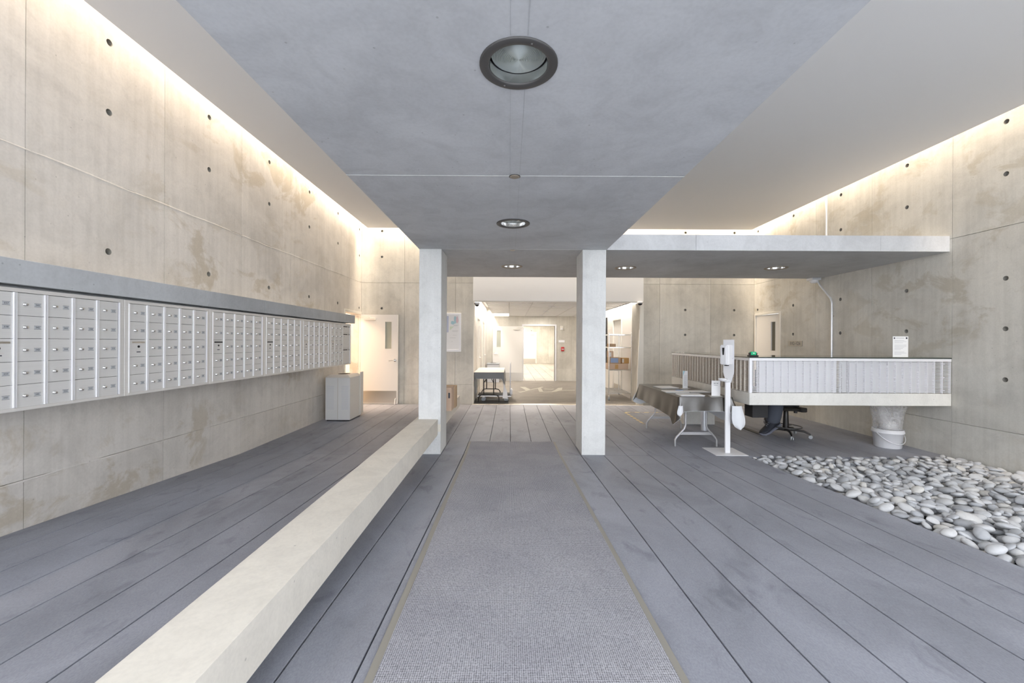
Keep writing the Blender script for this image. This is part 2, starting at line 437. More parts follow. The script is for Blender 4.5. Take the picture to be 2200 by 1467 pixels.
# ceiling, roof, coves
cl = struct('ceiling', MB().box(-3.30, 5.59, -1.8, 9.59, CH, CH+.03), ['ceil'])
struct('roof', MB().box(XL-.25, XR+.25, -1.9, YB+.3, 4.86, 5.05).box(XL, XR, -1.86, -1.80, CH, 4.86), ['ceil'])
# floor: substrate, planks
fb = MB().box(XL-.2, XR+.2, 5.48, YB+.05, -.3, -.03)
fb.hexa([(XL-.2, -2.0, -.3), (3.10, -2.0, -.3), (3.10, 5.48, -.3), (XL-.2, 5.48, -.3), (XL-.2, -2.0, FL(-2)-.03), (3.10, -2.0, FL(-2)-.03), (3.10, 5.48, -.03), (XL-.2, 5.48, -.03)])
floor = struct('floor', fb, ['dark_joint'])
jn = [XL, -3.27, -2.965, -2.665, -2.372, -2.068, -1.776, -1.475, -1.17, -.905, -.604, -.293, .018, .33, .64, .95, 1.255, 1.56, 1.865, 2.17, 2.475, 2.78, 3.145]
G = .0042
for a, b in zip(jn, jn[1:]):
    y0, y1 = -2.0, 5.475
    v = [(a+G, y0, FL(y0)-.03), (b-G, y0, FL(y0)-.03), (b-G, y1, -.03), (a+G, y1, -.03), (a+G, y0, FL(y0)), (b-G, y0, FL(y0)), (b-G, y1, FL(y1)), (a+G, y1, FL(y1))]
    MB().hexa(v).build('floor_plank', ['plank'], floor, .0015)
MB().hexa([(3.085, -2, -.25), (3.141, -2, -.25), (3.141, 5.475, -.25), (3.085, 5.475, -.25), (3.085, -2, FL(-2)-.03), (3.141, -2, FL(-2)-.03), (3.141, 5.475, -.03), (3.085, 5.475, -.03)]).build('floor_edge', ['plank'], floor)
jf = jn[:-1]+[3.085, 3.39, 3.695, 4.0, 4.305, 4.61, 4.915, 5.22, 5.525, XR]
for a, b in zip(jf, jf[1:]):
    MB().box(a+.003, b-.003, 5.481, YB-.06, -.03, 0).build('floor_plank', ['plank'], floor, .0015)
MB().box(3.145, XR, 5.455, 5.479, -.3, 0).build('floor_edge', ['plank'], floor)
MB().box(-.88, 3.19, YB-.058, YB+.09, -.03, .004).build('threshold', ['steel'], floor, .003)
MB().hexa([(3.145, -2, -.34), (XR+.1, -2, -.34), (XR+.1, 5.47, -.34), (3.145, 5.47, -.34), (3.145, -2, FL(-2)-.16), (XR+.1, -2, FL(-2)-.16), (XR+.1, 5.47, -.16), (3.145, 5.47, -.16)]).build('gravel_base', ['dark_joint'], floor)
# ground outside the open front
struct('floor_outside', MB().box(-30, 30, -40, -2.0, FL(-2)-.2, FL(-2)-.002), ['pillar'])

# recess behind the back wall
struct('wall_recess_left', MB().box(-1.1, -.88, YB+.302, 15.95, -.1, 3.1), ['recess_wall'])
rr = MB(); RDR = (11.75, 12.75, -.1, 2.2)
for a, b, c, d in cut_all([(YB+.302, 15.95, -.1, 3.1)], [RDR]): rr.box(3.19, 3.41, a, b, c, d)
struct('wall_recess_right', rr, ['recess_wall'])
struct('lit_return_wedge', MB().prism([(3.125, 2.44), (3.20, 2.44), (3.20, .01), (3.03, .01)], YB-.004, YB+.03, 'y'), ['frame'])  # added wedge, its cream colour holding the warm light on the wall return
jm = struct('trim_3', MB().box(3.10, 3.189, YB+.0, YB+.62, 0, 2.445), ['wall_back'])
struct('trim_4', MB().box(-.879, -.86, YB+.0, YB+.30, 0, 2.445), ['frame'])
rb = MB(); CO = (.53, 1.72, -.1, 2.10)
for a, b, c, d in cut_all([(-1.1, 3.41, -.1, 3.1)], [CO]): rb.box(a, b, 15.80, 15.98, c, d)
PRB = lambda u, v, d: (u, 15.80+d+.012, v)
panelled_wall('wall_recess_back', [-.88, .34, 1.56, 2.37, 3.19], [0, .47, 3.0], [(-.69, 2.30), (.05, 2.30), (1.70, 2.30), (-.70, 1.68), (-.70, 1.08)], [CO], PRB, rb, 'wall_back')
struct('floor_recess', MB().box(-.9, 3.2, YB+.09, 15.86, -.03, .006), ['recess_carpet'])
struct('ceiling_recess', MB().box(-1.1, 3.41, YB+.3, 15.98, 2.80, 2.9), ['paint'])
cr = struct('ceiling_slats')
for k in range(6):
    x0 = -.60+.594*k; x1 = x0+.575
    mb = MB(); y = YB+.08; q = 0
    while y < 15.7:
        mb.box(x0, x1, y, min(y+.128, 15.75), 2.470+.006*(q % 2), 2.50); y += .142; q += 1
    mb.box(x0-.01, x0, YB+.08, 15.75, 2.462, 2.50)
    mb.build('ceiling_panel', ['paint'], cr)
MB().box(2.964, 2.974, YB+.08, 15.75, 2.462, 2.50).box(-.6, 2.97, YB+.08, 15.75, 2.50, 2.51).build('carrier_bar', ['black_metal'], cr)
o = MB().box(-.598, -.03, 14.35, 15.6, 2.452, 2.469).build('ceiling_panel_light', ['light_panel']); o['kind'] = 'structure'
for yy_ in (11.3, 13.2, 15.1):  # trim rings for the added brightening spots
    t = thing('added_recess_spot', (1.15, yy_, 2.469), 'small round spotlight added in the slatted ceiling of the recess, '+{11.3: 'nearest', 13.2: 'middle', 15.1: 'farthest'}[yy_]+' of three', 'ceiling light', 'added spotlights in the recess ceiling')
    MB().lathe([(.085, 0), (.085, -.010), (.095, -.010), (.10, -.001)], n=24).build('trim_ring', ['white_metal'], t)
# corridor beyond
co = MB().box(-1.2, -1.0, 15.98, 28.9, -.1, 2.8).box(3.3, 3.5, 15.98, 28.9, -.1, 2.8)
struct('wall_corridor_side', co, ['wall_back'])
PCB = lambda u, v, d: (u, 28.6+d+.012, v)
panelled_wall('wall_corridor_back', [-1.0, .22, 1.44, 2.66, 3.3], [0, .47, 2.8], [(2.70, 2.25), (2.70, 1.64), (2.70, 1.04), (1.5, 2.25)], [(.80, 1.80, -.1, 2.15)], PCB,
              MB().box(-1.2, 3.5, 28.66, 28.9, -.1, 2.8), 'wall_back')
struct('ceiling_corridor', MB().box(-1.2, 3.5, 15.98, 28.9, 2.78, 2.9), ['paint'])
fc = struct('floor_corridor', MB().box(-1.2, 3.5, 15.86, 28.8, -.1, -.03), ['dark_joint'])
for k in range(11):
    x0 = -1.0+.40*k; MB().box(x0+.004, min(x0+.396, 3.3), 15.87, 28.6, -.03, 0).build('floor_plank', ['plank_pale'], fc)
# small room behind the left doorway
sr = MB().box(-5.45, -5.3, 7.9, 10.4, -.1, 2.7).box(-5.3, XL-.25, 10.25, 10.4, -.1, 2.7).box(-5.3, XL-.25, 7.9, 8.05, -.1, 2.7)
struct('wall_side_room', sr, ['door'])
struct('floor_side_room', MB().box(-5.4, XL-.002, 8.0, 10.3, -.1, -.002), ['plank_pale'])
struct('ceiling_side_room', MB().box(-5.4, XL-.25, 8.0, 10.3, 2.6, 2.7), ['paint'])

# ------------------------------------------------------------------ doors
def leaf_parts(parent, w, h, mb_x, pane='glass', lite=True, kick=.32, closer=True, th=.045):
    """a leaf in local coordinates: x 0..w from the hinge, front face at y = 0 looking to -y"""
    lw, l0, l1 = .15, .62*h, .92*h
    c0 = w-.15-lw; c1 = w-.15
    mb = MB()
    for a, b, c, d in (cut([(0, w, 0.01, h)], (c0, c1, l0, l1)) if lite else [(0, w, .01, h)]): mb.box(a, b, 0, th, c, d)
    lf = mb.build('door_leaf', ['door'], parent)
    if lite:
        MB().box(c0, c1, th*.45, th*.55, l0, l1).build('glass_pane', [pane], lf)
        f = MB()
        for e in ((c0-.012, c0, l0-.012, l1+.012), (c1, c1+.012, l0-.012, l1+.012), (c0, c1, l0-.012, l0), (c0, c1, l1, l1+.012)): f.box(e[0], e[1], -.006, 0, e[2], e[3])
        f.build('glazing_bead', ['door'], lf)
    if kick: MB().box(.015, w-.03, -.003, 0, .03, kick).build('kick_plate', ['steel'], lf)
    hx = w-.07
    MB().cyl((hx, 0, 1.04), (hx, -.012, 1.04), .032, 20).cyl((hx, -.01, 1.04), (hx, -.055, 1.04), .011, 10).tube([(hx, -.05, 1.04), (hx-.06, -.055, 1.038), (hx-.13, -.05, 1.028)], .010, 8).build('door_handle', ['chrome'], lf)
    if closer:
        MB().box(.10, .36, -.055, 0, h-.135, h-.085).cyl((.23, -.03, h-.085), (.23, -.03, h-.05), .014).tube([(.23, -.03, h-.055), (.05, -.05, h-.05), (-.10, -.02, h-.02)], .008, 6).build('door_closer', ['frame'], lf, .004)
    return lf
d1 = struct('door_1')                                        # left wall doorway, leaf folded back onto the back wall
d1.location = (XL, 9.0, 0)
MB().box(-.16, .015, -.12, -.07, 0, 2.13).box(-.16, .015, .845, .885, 0, 2.13).box(-.16, .015, -.12, .885, 2.13, 2.18).build('door_frame', ['frame'], d1, .003)
lf = leaf_parts(d1, .885, 2.12, 0); lf.location = (.02, .80, 0); lf.name = 'door_leaf'
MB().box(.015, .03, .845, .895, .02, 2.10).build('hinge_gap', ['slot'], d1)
hs = MB(); 
MB().tube([(.84, -.01, .14), (.84, -.05, .13), (.835, -.085, .01)], .009, 8).build('door_holder', ['white_metal'], lf)
d2 = struct('door_2')                                        # right wall, closed, near the back corner
d2.location = (XR, 9.86, 0)
MB().box(-.02, .10, -.93, -.885, 0, 2.145).box(-.02, .10, -.035, 0, 0, 2.145).box(-.02, .10, -.93, 0, 2.145, 2.19).build('door_frame', ['frame'], d2, .003)
lf = leaf_parts(d2, .845, 2.14, 0, pane='dark_glass', closer=False, kick=.25); lf.location = (.015, -.037, 0); lf.rotation_euler = (0, 0, R(-90))
d3 = struct('door_3')                                        # far doorway of the recess
d3.location = (.53, 15.80, 0)
MB().box(-.06, .0, -.03, .2, 0, 2.10).box(1.19, 1.25, -.03, .2, 0, 2.10).box(-.06, 1.25, -.03, .2, 2.10, 2.16).build('door_frame', ['white_metal'], d3, .003)
lf = leaf_parts(d3, 1.14, 2.08, 0); lf.scale = (-1, 1, 1); lf.location = (-.03, -.12, 0); lf.rotation_euler = (0, 0, R(-2))
d4 = struct('door_4')                                        # far end of the corridor
d4.location = (.83, 28.58, 0)
MB().box(-.05, 0, -.02, .04, 0, 2.10).box(.97, 1.03, -.02, .04, 0, 2.10).box(-.05, 1.03, -.02, .04, 2.10, 2.16).build('door_frame', ['frame'], d4)
lf = leaf_parts(d4, .96, 2.10, 0, lite=False); lf.scale = (-1, 1, 1); lf.location = (.965, 0, 0)
for nm, y0, hh in (('door_5', 10.95, 2.1), ('door_6', 13.1, 2.1)):   # doors along the left side of the recess
    d = struct(nm); d.location = (-.88, y0, 0)
    MB().box(0, .03, -.05, 0, 0, hh).box(0, .03, .92, .97, 0, hh).box(0, .03, -.05, .97, hh, hh+.05).build('door_frame', ['frame'], d)
    lf = leaf_parts(d, .92, hh, 0, closer=False, kick=.25, th=.02); lf.rotation_euler = (0, 0, R(90)); lf.location = (.022, 0, 0)
d7 = struct('door_7'); d7.location = (3.19, 12.75, 0)        # right side of the recess
MB().box(-.03, .08, -1.0, -.95, 0, 2.15).box(-.03, .08, -.05, 0, 0, 2.15).box(-.03, .08, -1.0, 0, 2.15, 2.2).build('door_frame', ['frame'], d7)
lf = leaf_parts(d7, .90, 2.15, 0, lite=False, closer=False, kick=.25); lf.rotation_euler = (0, 0, R(-90)); lf.location = (.01, -.05, 0)

# ------------------------------------------------------------------ concrete frame: canopy, pillars, bench, shelf beam
SB, ST = 2.723, 2.93
cn = thing('concrete_canopy', (0, 5.5, SB), 'grey concrete canopy slab overhead, T-shaped, resting on the two pillars', 'canopy')
cn.location = (0, 0, 0)
lights = [(.033, 1.83), (.03, 4.29), (.03, 6.74), (1.90, 6.82), (4.34, 6.76)]
covers = [(.031, 3.07), (.031, 5.53)]
def slab_piece(x0, x1, y0, y1):
    g = .0015; x0 += g; x1 -= g; y0 += g; y1 -= g
    mb = MB()
    rc = [(x0, x1, y0, y1)]; hs = [l for l in lights if x0 < l[0] < x1 and y0 < l[1] < y1]
    face_panel(mb, rc, [], lambda u, v, d: (u, v, SB+d)) if not hs else None
    for a, b, c, d in (rc if hs else []):
        vs = sorted(hs, key=lambda h: h[1]); lo = c
        for k, h in enumerate(vs):
            hi = d if k == len(vs)-1 else (h[1]+vs[k+1][1])/2; q = .19; r = .135
            for e in ((a, b, lo, h[1]-q), (a, b, h[1]+q, hi), (a, h[0]-q, h[1]-q, h[1]+q), (h[0]+q, b, h[1]-q, h[1]+q)):
                mb.quad((e[0], e[2], SB), (e[0], e[3], SB), (e[1], e[3], SB), (e[1], e[2], SB))
            n = 32; sq = []; ci = []; ct = []
            for j in range(n):
                t = 2*PI*j/n; cx, cy = math.cos(t), math.sin(t); m = max(abs(cx), abs(cy))
                sq.append((h[0]+q*cx/m, h[1]+q*cy/m, SB)); ci.append((h[0]+r*cx, h[1]+r*cy, SB)); ct.append((h[0]+r*cx, h[1]+r*cy, SB+.12))
            mb.add(sq+ci, [(j, (j+1) % n, n+(j+1) % n, n+j) for j in range(n)]); mb.add(ci+ct, [(j, (j+1) % n, n+(j+1) % n, n+j) for j in range(n)]); mb.add(ct, [tuple(range(n))])
            lo = hi
    mb.quad((x0, y0, ST), (x1, y0, ST), (x1, y1, ST), (x0, y1, ST))
    for p, q in (((x0, y0), (x1, y0)), ((x1, y0), (x1, y1)), ((x1, y1), (x0, y1)), ((x0, y1), (x0, y0))):
        mb.quad((*p, SB), (*q, SB), (*q, ST), (*p, ST))
    mb.build('slab_panel', ['slab'], cn)
ys = [-1.7, .61, 3.06, 5.50, 7.87]
for a, b in zip(ys, ys[1:]): slab_piece(-1.21, 1.283, a, b)
for a, b in zip([1.283, 2.47, 4.92], [2.47, 4.92, XR]): slab_piece(a, b, 5.50, 7.87)
sm = MB(); ye = [-1.7]
for (lx, ly) in lights[:3]: ye += [ly-.175, ly+.175]
ye.append(7.87)
for a, b in zip(ye[::2], ye[1::2]): sm.box(.066, .0685, a, b, SB-.0012, SB+.004).box(-.004, -.0025, a, b, SB-.001, SB+.004)
sm.build('casting_seam', ['beam'], cn)
for y in (.61, 3.06, 5.50): MB().box(-1.21, 1.283, y-.004, y+.004, SB-.002, SB+.004).build('casting_seam', ['pillar'], cn)
for nm, x0, x1, lab in (('pillar', -1.203, -.908, 'left square concrete pillar rising through the long bench'),
                        ('pillar', .960, 1.272, 'right square concrete pillar standing free on the grey floor')):
    zt = 2.722
    p = tag(MB().box(x0, x1, 5.485, 5.975, 0.001, zt).build(nm, ['pillar'], None, .004), lab, 'pillar')
bn = tag(MB().box(-1.245, -.945, -.6, 5.484, .262, .466).box(-1.245, -1.2031, 5.484, 5.976, .262, .466).box(-.9079, -.945+.0, 5.484, 5.485, .3, .4)
         .box(-1.245, -.945, 5.976, 7.9, .262, .466).build('concrete_bench', ['bench'], None, .004), 'long pale concrete bench floating above the floor beside the grey runner', 'bench')
sb = tag(MB().box(XL+.002, -2.95, -1.6, 5.0, 1.827, 1.98).box(XL+.002, -2.95, 5.003, 7.9, 1.827, 1.98).box(XL+.002, -3.05, -1.6, 7.7, 1.80, 1.827)
         .build('shelf_beam', ['beam'], None, .003), 'grey concrete ledge running along the wall above the mailboxes', 'ledge')

# ------------------------------------------------------------------ recessed lights and small covers in the canopy
def downlight(x, y, label, ring):
    t = thing('recessed_light', (x, y, SB), label, 'ceiling light', 'recessed lights in the concrete canopy')
    r0, r1 = .1725, .131
    MB().lathe([(r1, .004), (r1, -.006), (r1+.004, -.009), (r0-.004, -.009), (r0, -.006), (r0, -.0005)], n=48).build('trim_ring', [ring], t)
    MB().lathe([(r1-.001, 0), (r1-.004, .045), (r1-.012, .062)], n=48).build('reflector', ['chrome'], t)
    prof = []; k = 34
    for i in range(k+1):
        r = (r1-.010)*i/k; prof.append((max(r, .0005), .040-.022*(1-(r/.12)**2)+(.004 if i % 2 else 0)))
    MB().lathe(prof, n=48, smooth=False).build('ribbed_lens', ['lens'], t)
    for a in (115, 290): MB().disc((.150*math.cos(R(a)), .150*math.sin(R(a)), -.0095), .005, 10, -1).build('screw', ['chrome'], t)
for (x, y), lab, rg in zip(lights, ('large round recessed light nearest overhead in the canopy', 'second round recessed light, between two small covers', 'third recessed light of the row, over the gap between the pillars',
                                'recessed light just right of the right pillar', 'recessed light farthest right, above the reception desk'), ('trim_ring', 'trim_ring', 'ring_tan', 'ring_tan', 'ring_tan')):
    downlight(x, y, lab, rg)
for (x, y), lab in zip(covers, ('small round brown cover on the canopy seam between the first two lights', 'small round pale cover in the canopy near the two pillars')):
    t = thing('ceiling_cover', (x, y, SB), lab, 'cover')
    MB().lathe([(.0005, -.010), (.026, -.009), (.036, -.004), (.036, -.0005)], n=24).build('cap', ['ring_tan' if y < 4 else 'steel'], t)
    MB().lathe([(.037, -.003), (.044, -.001)], n=24).build('rim', ['trim_ring' if y < 4 else 'beam'], t)

# ------------------------------------------------------------------ mailboxes
XM = -2.95; Z0, Z1 = 1.066, 1.805; UW = .905
ords = ('nearest to us', 'second from the near end', 'third from the near end', 'fourth, before the last two', 'fifth, next to the last one', 'farthest, with three black parcel slots')
nums = [[337, 338, None, 339, 340, 341, 342, 343, 344, 345, 302, 303, 304, 305, 306, 307, 308, 309, 310, 311, 312, 313, 314, 315, 316]]
st = 317
for k in range(5):
    row = []
    for i in range(25): row.append(None if i == 2 else st); st += (i != 2)
    nums.append(row); st = (201, 226, 250, 101, 125)[k]
door_cache = {}
def box_mesh(name, mats, fn, bevel=0):
    if name not in door_cache:
        mb = MB(); fn(mb); door_cache[name] = mb.mesh(name.split(':')[0], mats, bevel)
    return door_cache[name]
def yz(mb, x0, x1, y0, y1, z0, z1): return mb.box(x0, x1, y0, y1, z0, z1)
CP, RP = .165, .1389; DW, DH = .1475, .1366
for u in range(6):
    y0 = 2.266+UW*u
    t = thing('mailbox_unit', (XM, y0, Z0), 'silver aluminium mailbox bank on the left wall, '+ords[u], 'mailboxes', 'mailbox banks under the concrete ledge')
    H = Z1-Z0; g = .0015
    MB().box(-.55, -.035, g, UW-g, .004, H-.004).build('housing', ['alu_frame'], t)
    MB().box(-.0349, -.018, .03, UW-.03, .015, H-.018).build('inner_back', ['slot'], t)
    f = MB()
    f.box(-.035, 0, g, .036, 0, H).box(-.035, 0, UW-.036, UW-g, 0, H).box(-.035, 0, .036, UW-.036, 0, .020).box(-.035, 0, .036, UW-.036, H-.024, H)
    f.build('face_frame', ['alu_frame'], t, .0015)
    ncol = 5 if u < 5 else 3
    for c in range(ncol+1 if u < 5 else 4):
        yy = .040+CP*c
        if c in (0, 5) or (u == 5 and c == 0):
            yy = .040 if c == 0 else UW-.040
            MB().box(-.02, .0045, yy-.004, yy+.004, .022, H-.026).build('edge_rib', ['alu_bright'], t)
        else:
            MB().box(-.02, .004, yy-.0085, yy-.0018, .022, H-.026).box(-.02, .004, yy+.0018, yy+.0085, .022, H-.026).build('divider_rib', ['alu_bright' if u < 5 else 'alu'], t)
    if u == 5: MB().box(-.02, .0045, UW-.044, UW-.036, .022, H-.026).build('edge_rib', ['alu_bright'], t)
    for c in range(ncol):
        for r in range(5):
            yc = .040+CP*c+CP/2; zc = H-.024-.0015-RP*(r+.5)
            if c == 0: yc += .002
            n = nums[u][c*5+r]
            if n is None:
                mb = MB().box(-.012, -.003, -DW/2, DW/2, -DH/2, DH/2)
                d = link('mail_slot_door', box_mesh('mail_slot_door', ['alu'], lambda m: m.box(-.012, -.003, -DW/2, DW/2, -DH/2, DH/2), .0012), t, (0, yc, zc))
                dark = u in (2, 3)
                MB().box(-.003, -.0012, -.058, .058, .040, .052).build('slot_flap', ['slot' if dark else 'steel'], d)
                MB().cyl((-.003, 0, .012), (.002, 0, .012), .009, 14).build('lock', ['black'], d)
                MB().box(-.003, -.002, -.026, .028, -.022, -.012).build('sticker', ['tag_pale'], d)
                MB().box(-.003, -.0018, -.016, .018, -.034, -.027).build('name_strip', ['ink'], d)
                continue
            d = link('mailbox_door', box_mesh('mailbox_door', ['alu'], lambda m: m.box(-.012, -.003, -DW/2, DW/2, -DH/2, DH/2), .0012), t, (0, yc, zc))
            link('lock', box_mesh('lock', ['chrome', 'slot'], lambda m: m.lathe([(.0115, 0), (.0115, .004), (.009, .006), (.009, .016), (.0075, .018), (.0003, .018)], n=12).mat(1).box(-.0008, .0008, -.004, .004, .0182, .0186)), d, (-.003, -.033, 0), (0, R(90), 0))
            if u < 4:
                mb = MB().box(-.003, -.0022, .020, .055, -.010, .010)
                mb.mat(1).box(-.003, -.0016, .018, .057, .0098, .0112).box(-.003, -.0016, .018, .057, -.0112, -.0098)
                add_text(mb, str(n), .0155, ((-.0018, .0375, 0), (0, 1, 0), (0, 0, 1)))
            else:
                mb = MB().box(-.003, -.0022, .020, .055, -.010, .010).mat(1).box(-.003, -.0016, .022, .05, -.005, -.001).box(-.003, -.0016, .022, .05, .002, .006)
            mb.build('number_label', ['label', 'ink'], d)
    if u == 5:
        ya, yb = .040+3*CP+.010, UW-.046
        for z1, z0 in ((H-.026, H-.026-DH), (H-.026-RP, H-.026-RP-DH-RP), (H-.026-3*RP, .024)):
            d = MB().box(-.012, -.003, ya, yb, z0, z1).build('parcel_door', ['alu'], t, .0012)
            MB().box(-.003, -.0012, ya+.012, yb-.11, z1-.036, z1-.022).build('slot_flap', ['slot'], d)
            MB().cyl((-.003, yb-.05, z1-.029), (.004, yb-.05, z1-.029), .011, 14).build('lock', ['ink'], d)
            MB().box(-.003, -.002, ya+.03, ya+.07, z1-.075, z1-.060).build('number_label', ['label'], d)

# ------------------------------------------------------------------ litter bin by the mailboxes
t = thing('litter_bin', (-3.20, 8.02, 0), 'tall perforated silver litter bin in the corner below the last mailboxes', 'bin')
MB().box(-.23, .23, -.30, .30, .02, .81).build('body', ['alu'], t, .004)
MB().hexa([(-.235, -.305, .81), (.235, -.305, .81), (.235, .305, .81), (-.235, .305, .81), (-.17, -.24, .86), (.17, -.24, .86), (.17, .24, .86), (-.17, .24, .86)]).build('lid', ['alu_frame'], t, .003)
MB().add([(.0+.11*math.cos(2*PI*j/20), .14*math.sin(2*PI*j/20), .8615) for j in range(20)], [tuple(range(20))]).build('lid_opening', ['slot'], t)
mb = MB()
for x0 in (-.20, .075):
    for i in range(9):
        for k in range(24): mb.box(x0+i*.0145, x0+i*.0145+.008, -.3012, -.2995, .22+k*.0185, .22+k*.0185+.011)
o = mb.build('perforation', ['grey_panel'], t); o['kind'] = 'stuff'
MB().box(-.004, .004, -.3015, -.2995, .03, .80).build('door_seam', ['steel'], t)
MB().box(.228, .245, .20, .36, .05, .88).build('side_panel', ['alu_frame'], t, .003)
MB().box(-.21, .21, -.28, .28, 0, .02).build('base', ['black'], t)

# ------------------------------------------------------------------ grey runner
rn = MB(); yn, yf = -.4, 6.18
def rl(y): return -.555-.045*(y-1.6)/4.6
def rr_(y): return .703-.018*(y-1.6)/4.6
def slab_quad(mb, pts_fn0, pts_fn1, ys, h0, h1):
    for a, b in zip(ys, ys[1:]):
        v = [(pts_fn0(a), a, FL(a)+h0), (pts_fn1(a), a, FL(a)+h0), (pts_fn1(b), b, FL(b)+h0), (pts_fn0(b), b, FL(b)+h0),
             (pts_fn0(a), a, FL(a)+h1), (pts_fn1(a), a, FL(a)+h1), (pts_fn1(b), b, FL(b)+h1), (pts_fn0(b), b, FL(b)+h1)]
        mb.hexa(v)
yy = [yn, 5.48, yf]
t = thing('runner_rug', (0, 0, 0), 'long pale grey woven runner rug laid down the middle of the floor', 'rug')
mb = MB(); slab_quad(mb, lambda y: rl(y)+.035, lambda y: rr_(y)-.032, yy, .001, .010); mb.build('weave', ['runner'], t)
mb = MB(); slab_quad(mb, rl, lambda y: rl(y)+.035, yy, .001, .008); slab_quad(mb, lambda y: rr_(y)-.032, rr_, yy, .001, .008)
mb.build('edge_binding', ['binding'], t)

# ------------------------------------------------------------------ pebble bed
def pebble_mesh(k):
    rnd = random.Random(k); bm = bmesh.new(); bmesh.ops.create_icosphere(bm, subdivisions=3, radius=1)
    a = [rnd.uniform(-.13, .13) for _ in range(6)]
    for v in bm.verts:
        c = v.co.copy(); q = 1+a[0]*c.x+a[1]*c.y+a[2]*c.x*c.y+a[3]*c.x*c.x+.5*a[4]*math.sin(2*c.x+3*c.y)
        v.co = Vector((c.x*q, c.y*(1+a[3]*c.x+a[5]*c.y), c.z*(1+.4*a[5]*c.x)))
    for f in bm.faces: f.smooth = True
    me = bpy.data.meshes.new('pebble'); bm.to_mesh(me); bm.free(); me.materials.append(M['pebble']); return me
PM = [pebble_mesh(k) for k in range(10)]
rs = np.random.RandomState(5)
gx0, gy0, res = 3.15, 2.0, .012
nx, ny = int((5.84-gx0)/res)+1, int((5.455-gy0)/res)+1
Hm = np.zeros((nx, ny)); stones = []
GX, GY = gx0+res*np.arange(nx), gy0+res*np.arange(ny)
def inbed(x, y): return y > x/1.34-.03
for it in range(2150):
    a = rs.uniform(.038, .074)*(1.0 if rs.rand() < .8 else .72); b = a*rs.uniform(.62, .9); c = a*rs.uniform(.34, .52); th = rs.uniform(0, PI)
    best = None
    for tr in range(7):
        x = rs.uniform(gx0+a*.9, 5.84-a*.9); y = rs.uniform(2.15, 5.455-a*.9)
        if not inbed(x, y): continue
        i0, i1 = max(0, int((x-a-gx0)/res)), min(nx, int((x+a-gx0)/res)+2); j0, j1 = max(0, int((y-a-gy0)/res)), min(ny, int((y+a-gy0)/res)+2)
        X, Y = np.meshgrid(GX[i0:i1]-x, GY[j0:j1]-y, indexing='ij')
        U_, V_ = X*math.cos(th)+Y*math.sin(th), -X*math.sin(th)+Y*math.cos(th)
        q = (U_/a)**2+(V_/b)**2; inside = q < .92
        if not inside.any(): continue
        lo = c*np.sqrt(np.clip(1-q, 0, 1)); z = (Hm[i0:i1, j0:j1]+lo)[inside].max()
        if best is None or z < best[0]: best = (z, x, y, i0, i1, j0, j1, lo, inside, U_, V_)
    if best is None: continue
    z, x, y, i0, i1, j0, j1, lo, inside, U_, V_ = best
    if z+c > .205: continue
    sub = Hm[i0:i1, j0:j1]; hh = sub[inside]; uu, vv = U_[inside], V_[inside]
    gu = float(np.cov(uu, hh)[0, 1]/(uu.var()+1e-6)); gv = float(np.cov(vv, hh)[0, 1]/(vv.var()+1e-6))
    ty = -math.atan(max(-.45, min(.45, gu*.5)))+rs.uniform(-.08, .08); tx = math.atan(max(-.45, min(.45, gv*.5)))+rs.uniform(-.08, .08)
    sub[inside] = np.maximum(sub[inside], (z+lo*.93)[inside]); stones.append((x, y, z-.004, a, b, c, th, tx, ty, z+c))
BASE = -.155
def hidden(s):     # how much lies on top: compare its top with the final surface
    i, j = int((s[0]-gx0)/res), int((s[1]-gy0)/res); return Hm[i, j]-s[9] > .012
vis = [s for s in stones if not hidden(s)]; hid = [s for s in stones if hidden(s)]
vis.sort(key=lambda s: -s[3]/s[1]**1.5)
single, mass = vis[:295], vis[295:]+hid
def pmat(s):
    return Matrix.Translation((s[0], s[1], s[2]+BASE+FL(s[1]))) @ Matrix.Rotation(s[6], 4, 'Z') @ Matrix.Rotation(s[8], 4, 'Y') @ Matrix.Rotation(s[7], 4, 'X') @ Matrix.Diagonal((s[3], s[4], s[5], 1))
for k, s in enumerate(single):
    o = link('pebble', PM[k % 10]); o.matrix_world = pmat(s)
    tag(o, 'smooth flat grey river pebble among the others in the stone bed', 'pebble', 'river pebbles in the stone bed')
bm2 = bmesh.new(); bmesh.ops.create_icosphere(bm2, subdivisions=2, radius=1); iv = np.array([v.co[:] for v in bm2.verts]); fi = np.array([[v.index for v in f.verts] for f in bm2.faces]); bm2.free()
VV, FF, TT = [], [], []
for k, s in enumerate(mass):
    m = np.array(pmat(s)); w = iv*(1+.10*np.sin(iv[:, [1, 2, 0]]*2.3+k)); VV.append(w@m[:3, :3].T+m[:3, 3]); FF.append(fi+len(iv)*k); TT.append(np.full(len(iv), rs.rand()))
bm2 = bmesh.new(); bmesh.ops.create_icosphere(bm2, subdivisions=2, radius=1); iv2 = np.array([v.co[:] for v in bm2.verts]); fi2 = np.array([[v.index for v in f.verts] for f in bm2.faces]); bm2.free()
off = len(iv)*len(mass)
for layer in (0, 1):
    for gx in np.arange(3.20, 5.80, .098):
        for gy in np.arange(-1.85, 4.35, .085):
            x, y = gx+rs.uniform(-.03, .03), gy+rs.uniform(-.025, .025)
            if y > x/1.34+.0 or not 3.20 < x < 5.79: continue
            a = rs.uniform(.045, .07); st_ = (x, y, .075+.055*layer+rs.uniform(-.015, .02), a, a*rs.uniform(.65, .9), a*rs.uniform(.38, .52), rs.uniform(0, PI), rs.uniform(-.2, .2), rs.uniform(-.2, .2), 0)
            m = np.array(pmat(st_)); VV.append(iv2@m[:3, :3].T+m[:3, 3]); FF.append(fi2+off); off += len(iv2); TT.append(np.full(len(iv2), rs.rand()))
